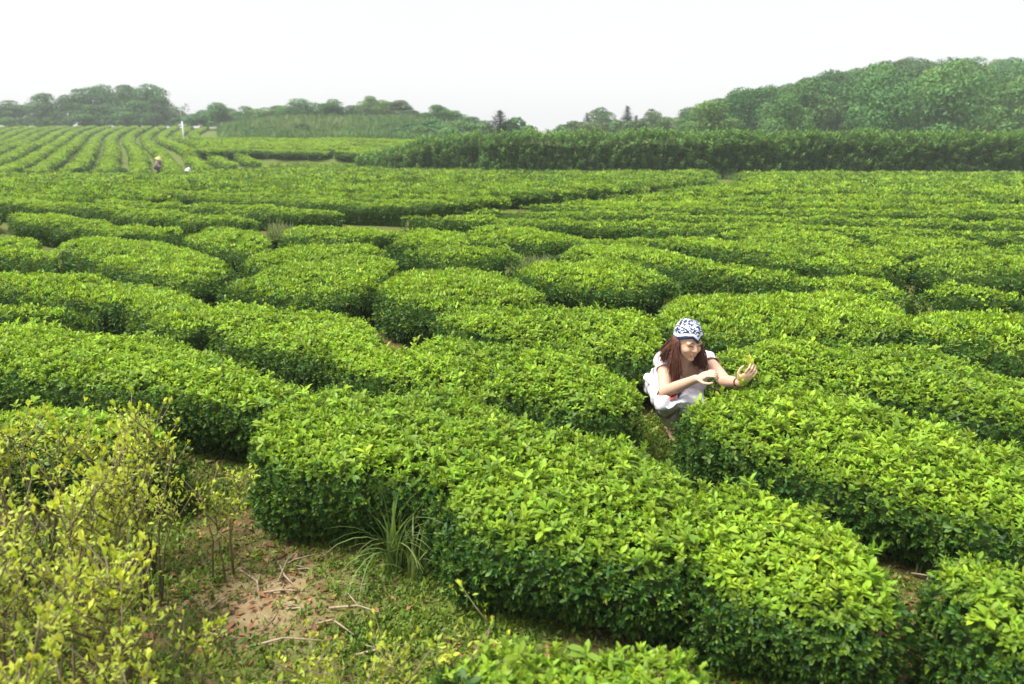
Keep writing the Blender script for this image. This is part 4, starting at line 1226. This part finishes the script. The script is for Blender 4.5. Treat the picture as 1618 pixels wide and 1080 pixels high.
def build_woman():
    gz = float(ground(1.06, 4.45))
    org = Vector((1.06, 4.5, gz))
    B = Body()
    hc = at_depth(1087, 537, 4.24)
    f = Vector((.36, -.90, -.20)).normalized()
    up = Vector((.12, -.24, 1.0)); up = (up - f * up.dot(f)).normalized()
    rt = f.cross(up).normalized()
    ax = Matrix((rt, f, up)).transposed()
    def H(x, y, z): return hc + (rt * x + f * y + up * z) * .93
    # head
    B.ell(H(0, -.012, .030), ax, (.074, .090, .084), 'head')
    B.ell(H(0, .030, -.028), ax, (.060, .058, .082), 'head')
    B.ell(H(0, .042, -.078), ax, (.040, .036, .036), 'head')
    for s in (-1, 1):
        B.ell(H(s * .034, .058, -.036), ax, (.026, .026, .026), 'head')
        B.ell(H(s * .031, .070, .012), ax, (.026, .016, .012), 'head')
        B.ell(H(s * .074, -.008, -.018), ax, (.010, .020, .030), 'head')
        B.ell(H(s * .011, .090, -.034), ax, (.008, .010, .008), 'head')
    B.cap(H(0, .082, .008), H(0, .101, -.030), .008, .0105, 'head')
    B.ell(H(0, .080, -.060), ax, (.026, .013, .017), 'head')
    B.ell(H(0, .068, -.100), ax, (.020, .018, .016), 'head')
    # trunk
    neck = at_depth(1083, 570, 4.37)
    shR, shL = at_depth(1050, 572, 4.42), at_depth(1116, 569, 4.39)
    chest = at_depth(1081, 590, 4.47)
    waist = Vector((1.07, 4.60, .36 + gz)); hip = Vector((1.08, 4.70, .25 + gz))
    B.cap(H(0, -.02, -.05), neck, .050, .054, 'neck')
    B.cap(shR.lerp(neck, .12), shL.lerp(neck, .12), .056, .056, 'torso')
    B.cap(neck + Vector((0, .03, -.02)), chest, .075, .10, 'torso')
    side = (shL - shR).normalized(); axis = (neck - hip).normalized(); fr = side.cross(axis).normalized()
    if fr.y > 0: fr = -fr
    tx = Matrix((side, fr, axis)).transposed()
    B.ell(chest + Vector((0, .0, .0)), tx, (.150, .098, .13), 'torso')
    for s in (-1, 1): B.ell(chest + side * s * .065 + fr * .065 + axis * .0, tx, (.056, .048, .055), 'torso')
    B.ell(waist, tx, (.128, .095, .13), 'torso')
    B.ell(hip, tx, (.165, .13, .12), 'hips')
    # arms
    elR = at_depth(1051, 619, 4.21); wrR = at_depth(1100, 598, 4.02)
    elL = at_depth(1146, 602, 4.15); wrL = at_depth(1169, 604, 3.95)
    B.cap(shR, elR, .050, .039, 'armR'); B.cap(elR, elR.lerp(wrR, .35), .038, .037, 'foreR'); B.cap(elR.lerp(wrR, .35), wrR, .037, .024, 'foreR')
    B.cap(shL, elL, .048, .038, 'armL'); B.cap(elL, elL.lerp(wrL, .35), .037, .036, 'foreL'); B.cap(elL.lerp(wrL, .35), wrL, .036, .024, 'foreL')
    hand(B, wrR, (at_depth(1122, 589, 3.98) - wrR), Vector((.05, -.35, .9)), 1, (.95, 1.0, 1.05, 1.1), s=.95)
    tipL = hand(B, wrL, (at_depth(1190, 586, 3.90) - wrL), Vector((.35, -.75, .55)), -1, (.62, .66, .72, .8), s=.9)
    # legs
    hR, hL = hip + Vector((-.085, -.03, 0)), hip + Vector((.085, -.03, 0))
    knR, knL = at_depth(1052, 633, 4.20), at_depth(1096, 646, 4.22)
    anR, anL = Vector((at_depth(1060, 676, 4.42).x, 4.42, gz + .075)), Vector((1.20, 4.42, gz + .075))
    for h, kn, an, q in ((hR, knR, anR, 'R'), (hL, knL, anL, 'L')):
        B.cap(h, kn, .080, .052, 'thigh' + q)
        mid = kn.lerp(an, .35) + Vector((0, .02, 0))
        B.cap(kn, mid, .050, .048, 'shin' + q); B.cap(mid, an, .048, .034, 'shin' + q)
        toe = Vector((an.x + (-.01 if q == 'R' else .02), an.y - .16, gz + .022))
        B.cap(an + Vector((0, .03, -.04)), an + Vector((0, -.03, -.035)), .036, .034, 'foot')
        B.cap(an + Vector((0, -.03, -.035)), toe, .034, .022, 'foot')
        for i in range(5):
            b0 = toe + Vector(((i - 2) * .014, .01, -.002)); B.cap(b0, b0 + Vector(((i - 2) * .002, -.030 + .004 * abs(i - 1), -.004)), .0095, .0078, 'foot')
    me = B.fuse('body', org, .0040, 4)
    me.materials.append(M['skin'])
    t = thing('person', 'squatting woman with long brown hair and printed blue headscarf picking tea', 'person', org)
    link('body', me, M['skin'], t)
    n = len(me.vertices); co = np.empty(n * 3); me.vertices.foreach_get('co', co); co = co.reshape(-1, 3) + np.array(org)
    lab, tt = B.labels(co)
    # blouse with short sleeves and open neck
    nk = np.array(neck); dn = co - nk
    frn = np.array(fr); axn = np.array(axis); sdn = np.array(side)
    lat, fwd, alo = dn @ sdn, dn @ frn, dn @ axn
    neckcut = (alo > -.035 - .0) & (np.abs(lat) < .075) | ((np.abs(lat) < .055 * (1 + alo / .065)) & (fwd > -.02) & (alo > -.065))
    sel = ((lab == 'torso') | ((lab == 'armR') & (tt < .30)) | ((lab == 'armL') & (tt < .26))) & ~neckcut
    link('blouse', shell('blouse', me, sel, .009, .024, 34), M['blouse'], t)
    sel = np.isin(lab, ['hips', 'thighR', 'thighL']) | (np.isin(lab, ['shinR', 'shinL']) & (tt < .80)) | ((lab == 'torso') & (alo < -.33))
    link('trousers', shell('trousers', me, sel, .012, .034, 30, 4.0), M['trousers'], t)
    # cloth over the lap
    def sheet(name, rows, mat, thick=.004, wav=.006):
        rows = [[Vector(v) for v in r] for r in rows]
        nu, nv = 14, 14
        P = []
        R = np.array([[tuple(v) for v in r] for r in rows])
        from_u = np.linspace(0, R.shape[0] - 1, nu); from_v = np.linspace(0, R.shape[1] - 1, nv)
        for u in from_u:
            for v in from_v:
                i, j = min(int(u), R.shape[0] - 2), min(int(v), R.shape[1] - 2); a, b = u - i, v - j
                a, b = a * a * (3 - 2 * a), b * b * (3 - 2 * b)
                q = R[i, j] * (1 - a) * (1 - b) + R[i + 1, j] * a * (1 - b) + R[i, j + 1] * (1 - a) * b + R[i + 1, j + 1] * a * b
                P.append(q)
        P = np.array(P); P += wav * np.stack([np.sin(P[:, 2] * 90 + P[:, 0] * 60), np.sin(P[:, 0] * 110), np.cos(P[:, 0] * 95 + P[:, 1] * 40)], -1)
        i = np.arange(nu - 1)[:, None] * nv + np.arange(nv - 1)[None]
        F = np.stack([i, i + 1, i + nv + 1, i + nv], -1).reshape(-1, 4)
        m_ = mesh_np(name, P - np.array(org), F)
        o = link(name, m_, mat, t); sd = o.modifiers.new('thick', 'SOLIDIFY'); sd.thickness = thick
        return o
    A = at_depth
    sheet('lap_cloth', [[A(1042, 622, 4.24), A(1062, 634, 4.15), A(1082, 625, 4.14), A(1100, 626, 4.13)],
                        [A(1040, 634, 4.17), A(1056, 645, 4.12), A(1076, 634, 4.11), A(1098, 636, 4.11)],
                        [A(1044, 644, 4.19), A(1057, 652, 4.17), A(1072, 642, 4.13), A(1096, 646, 4.12)]], M['white_cloth'], wav=.004)
    sheet('red_sash', [[A(1059, 616, 4.31), A(1066, 614, 4.25), A(1076, 616, 4.22)], [A(1056, 626, 4.22), A(1063, 626, 4.17), A(1073, 622, 4.15)], [A(1054, 634, 4.16), A(1060, 632, 4.135), A(1067, 627, 4.12)]], M['red'], wav=.003)
    # face details laid on the skin
    bvh = BVHTree.FromPolygons([Vector(v.co) + org for v in me.vertices], [tuple(p.vertices) for p in me.polygons])
    def on_face(x, z, lift=.0012):
        hit = bvh.ray_cast(H(x, .25, z), -f)
        return (hit[0] + f * lift) if hit[0] else H(x, .09, z)
    def arc(name, pts, radii, mat, n_=6):
        mb = MB(); mb.tube([on_face(*p) - org for p in pts], radii, n_); link(name, mb.mesh(name), mat, t)
    for s in (-1, 1):
        arc('eyelashes', [(s * .016, -.006), (s * .024, -.0015), (s * .033, -.0005), (s * .043, -.005)], [.0012, .0021, .0022, .0014], M['brow'])
        arc('eyebrow', [(s * .013, .014), (s * .025, .021), (s * .038, .020), (s * .047, .014)], [.0016, .0026, .0022, .0012], M['brow'])
    arc('upper_lip', [(-.026, -.056), (-.012, -.0585), (0, -.060), (.012, -.0585), (.026, -.056)], [.0018, .0034, .0036, .0034, .0018], M['lip'])
    arc('teeth', [(-.019, -.0615), (-.008, -.0655), (.008, -.0655), (.019, -.0615)], [.0014, .0028, .0028, .0014], M['teeth'])
    arc('lower_lip', [(-.024, -.060), (-.011, -.0700), (0, -.0725), (.011, -.0700), (.024, -.060)], [.0018, .0036, .0040, .0036, .0018], M['lip'])
    # headscarf, its point folded down over the brow
    def scarf():
        nu, nv = 64, 20
        v, f_, ed = [], [], []
        for j in range(nv + 1):
            for i in range(nu):
                a = 2 * math.pi * i / nu            # 0 = front
                da = min(a, 2 * math.pi - a)
                low = np.interp(da, [0, .35, .9, 1.5, 2.2, 3.15], [.022, .052, .040, .006, -.015, -.02])
                zl = (low - .034) / .098
                th0 = math.acos(max(-1, min(1, zl)))
                th = th0 * j / nv
                wob = 1 + .018 * math.sin(a * 5 + j * .4) + .012 * math.sin(a * 9 + 1) 
                pinch = 1 + .05 * math.cos(a) ** 6
                R = (.082 * wob, .100 * wob * pinch, .096 * (1 + .03 * math.sin(a * 3)))
                st = math.sin(th) ** .74
                p = H(R[0] * st * math.sin(a), -.012 + R[1] * st * math.cos(a), .034 + R[2] * math.cos(th))
                v.append(p - org); ed.append(j / nv)
        for j in range(nv):
            for i in range(nu):
                i2 = (i + 1) % nu
                f_.append((j * nu + i, j * nu + i2, (j + 1) * nu + i2, (j + 1) * nu + i))
        m_ = mesh_np('headscarf', v, f_, True, {'edge': ed})
        o = link('headscarf', m_, M['scarf'], t); sd = o.modifiers.new('thick', 'SOLIDIFY'); sd.thickness = .003; sd.offset = 1
    scarf()
    # hair: many strands from under the scarf, hanging free
    mb = MB()
    for k in range(950):
        s = random.choice((-1, 1))
        a = random.uniform(1.4, 3.1) if random.random() < .55 else random.uniform(1.32, 1.8)
        lx, ly = math.sin(a) * s, math.cos(a)
        root = H(.079 * lx, -.012 + .094 * ly, random.uniform(.0, .03))
        frontness = max(0, 1 - abs(a - 1.5) / .5)
        L = random.uniform(.20, .28) if s > 0 else random.uniform(.15, .21)
        out = (rt * lx + f * ly * .6)
        jit = Vector((random.gauss(0, .010), random.gauss(0, .010), 0))
        end = root + Vector((0, 0, -L)) + out * .002 + jit * 1.5
        if s > 0: end += Vector((.004 * frontness, -.015, 0))
        else: end += Vector((.040 * frontness, -.005, 0)) 
        if frontness == 0: end += Vector((-.05 * (1 if s > 0 else .2), .075, .06))
        p1 = root + Vector((0, 0, -L * .3)) + out * .016 + jit * .3
        p2 = root.lerp(end, .68) + out * .014 + Vector((.010 * math.sin(k), .006 * math.cos(k * 1.7), 0))
        pts = []
        for q in range(8):
            w = q / 7; u = 1 - w
            pts.append(root * u ** 3 + p1 * 3 * u * u * w + p2 * 3 * u * w * w + end * w ** 3 - org + Vector((.003 * math.sin(w * 11 + k), 0, 0)))
        mb.tube(pts, [.0022, .0025, .0026, .0026, .0024, .0021, .0015, .0006], 4)
    link('hair', mb.mesh('hair'), M['hair'], t)
    # bracelet
    mb = MB(); d = (wrL - elL).normalized(); x = d.orthogonal().normalized(); y = d.cross(x); c = elL.lerp(wrL, .93) - org
    mb.tube([c + (x * math.cos(q * .314) + y * math.sin(q * .314)) * .029 for q in range(21)], [.0042] * 21, 6)
    link('bracelet', mb.mesh('bracelet'), M['bracelet'], t)
    # tea shoot held up in her hand
    ts = thing('tea_shoot', 'small yellow-green tea shoot held up between her fingertips', 'tea shoot', tipL + Vector((.006, -.004, -.022)))
    mb = MB(); mb.tube([(0, 0, -.03), (.004, 0, .02)], [.0018, .0014], 5); link('stalk', mb.mesh('stalk'), M['stem'], ts)
    for k in range(5):
        mb = MB(); d = rand_dir(.15, .8, k * 1.4); mb.leaf((.004, 0, .012), d, -Vector((d.x, d.y, -.5)), random.uniform(.05, .075), .024, .35, 0, .8, seg=3)
        link('leaf', mb.mesh('leaf', True, 'age'), M['yellow'], ts)
    # white cloth bag at her side
    bg = Body()
    a, b = at_depth(1023, 594, 4.56), at_depth(1050, 614, 4.42)
    dd = (b - a).normalized(); nn = Vector((-.2, -.5, .8)); nn = (nn - dd * nn.dot(dd)).normalized(); ss = dd.cross(nn)
    bx = Matrix((ss, nn, dd)).transposed()
    borg = a.lerp(b, .5)
    bg.ell(a.lerp(b, .45), bx, (.034, .018, .075), 'bag'); bg.cap(a, b, .022, .028, 'bag'); bg.cap(a + ss * .02, b + ss * .026, .014, .02, 'bag')
    bm_ = bg.fuse('bag', borg, .005, 3); bm_.materials.append(M['white_cloth'])
    tb = thing('cloth_bag', 'white cloth bag hanging at the side of the squatting woman', 'bag', borg)
    o = link('pouch', bm_, None, tb)
    mb = MB(); mb.tube([b - borg, b.lerp(shR, .5) - borg + Vector((-.02, .08, .02)), shR + Vector((.03, .07, .04)) - borg], [.008, .008, .008], 6); link('strap', mb.mesh('strap'), M['white_cloth'], tb)
build_woman()

def build_worker():
    y0 = 40.0
    c = at_depth(249, 262, y0); gz = float(ground(c.x, y0)); X = c.x
    org = Vector((X, y0, gz)); B = Body()
    V3 = lambda x, y, z: org + Vector((x, y, z))
    I3 = Matrix.Identity(3)
    B.ell(V3(.20, -.12, .98), I3, (.085, .10, .12), 'head')
    B.cap(V3(.16, -.08, .90), V3(.08, 0, .80), .055, .06, 'neck')
    B.cap(V3(.09, -.02, .78), V3(-.10, .05, .48), .15, .16, 'torso')
    for s in (-1, 1):
        B.cap(V3(.08, s * .17, .76), V3(.20, s * .20 - .05, .55), .055, .045, 'arm'); B.cap(V3(.20, s * .20 - .05, .55), V3(.36, s * .12 - .12, .56), .042, .03, 'fore')
        hand(B, V3(.36, s * .12 - .12, .56), (.8, 0, -.2), (0, 0, 1), s, .5, lab='hand')
        B.cap(V3(-.1, s * .09, .45), V3(.12, s * .1, .30), .09, .07, 'leg'); B.cap(V3(.12, s * .1, .30), V3(-.05, s * .1, .06), .065, .045, 'leg'); B.cap(V3(-.06, s * .1, .04), V3(.12, s * .1, .03), .045, .035, 'leg')
    B.cap(V3(.28, -.12, .99), V3(.295, -.125, .96), .014, .016, 'head')
    me = B.fuse('body', org, .016, 2); me.materials.append(M['skin'])
    t = thing('person', 'stooping worker in a straw hat and dusty purple shirt among the rows', 'person', org)
    t.scale = (.8, .8, .8)
    link('body', me, M['skin'], t)
    n = len(me.vertices); co = np.empty(n * 3); me.vertices.foreach_get('co', co); co = co.reshape(-1, 3) + np.array(org)
    lab, tt = B.labels(co)
    link('shirt', shell('shirt', me, np.isin(lab, ['torso', 'arm', 'fore']), .02, .03, 12), plain_mat('purple_shirt', (.30, .20, .22), .85), t)
    link('trousers', shell('trousers', me, lab == 'leg', .02), plain_mat('dark_trousers', (.03, .03, .04), .9), t)
    mb = MB(); ring = []
    prof = [(.002, .19), (.06, .15), (.11, .10), (.16, .045), (.23, 0)]
    v, f_ = [], []
    for r, z in prof:
        for q in range(20): v.append((r * math.cos(q * .31416), r * math.sin(q * .31416), z))
    for i in range(4):
        for q in range(20): f_.append((i * 20 + q, i * 20 + (q + 1) % 20, (i + 1) * 20 + (q + 1) % 20, (i + 1) * 20 + q))
    hm = mesh_np('straw_hat', v, f_)
    h = link('straw_hat', hm, plain_mat('straw', (.72, .60, .30), .8, (.58, .46, .2), scale=20), t, (.20, -.12, 1.01)); h.rotation_euler = (.1, .35, 0)
    sd = h.modifiers.new('thick', 'SOLIDIFY'); sd.thickness = .008
    # her sack
    s0 = at_depth(297, 273, 36.6); so = Vector((s0.x, 36.6, float(ground(s0.x, 36.6)))); S = Body()
    S.ell(so + Vector((0, 0, .26)), I3, (.19, .16, .28), 's'); S.ell(so + Vector((.06, 0, .47)), I3, (.09, .09, .11), 's'); S.ell(so + Vector((-.07, -.04, .12)), I3, (.18, .16, .13), 's')
    sm = S.fuse('sack', so, .02, 2); sm.materials.append(M['white_cloth'])
    tb = thing('white_sack', 'white sack standing between the rows near the straw-hatted worker', 'sack', so)
    link('sack_cloth', sm, None, tb)
    mb = MB(); mb.tube([(.06 + .09 * math.cos(q * .628), .09 * math.sin(q * .628), .49) for q in range(11)], [.012] * 11, 5); link('tie_cord', mb.mesh('tie_cord'), M['dry'], tb)
build_worker()

# ------------------------------------------------------------------ hazy air
def haze():
    bm = bmesh.new(); bmesh.ops.create_cube(bm, size=1.0)
    me = bpy.data.meshes.new('haze'); bm.to_mesh(me); bm.free()
    m, n, l, out = new_mat('haze_air')
    v = n.new('ShaderNodeVolumePrincipled'); v.inputs['Density'].default_value = HAZE
    v.inputs['Color'].default_value = (.90, .95, 1.0, 1)
    l.new(v.outputs[0], out.inputs['Volume'])
    o = link('haze', me, m); o.scale = (520, 256, 22); o.location = (0, 120, 8.2); o['kind'] = 'stuff'
    o['label'] = 'thin pale haze in the air over the whole field'; o['category'] = 'haze'
HAZE = 0.0011
haze()
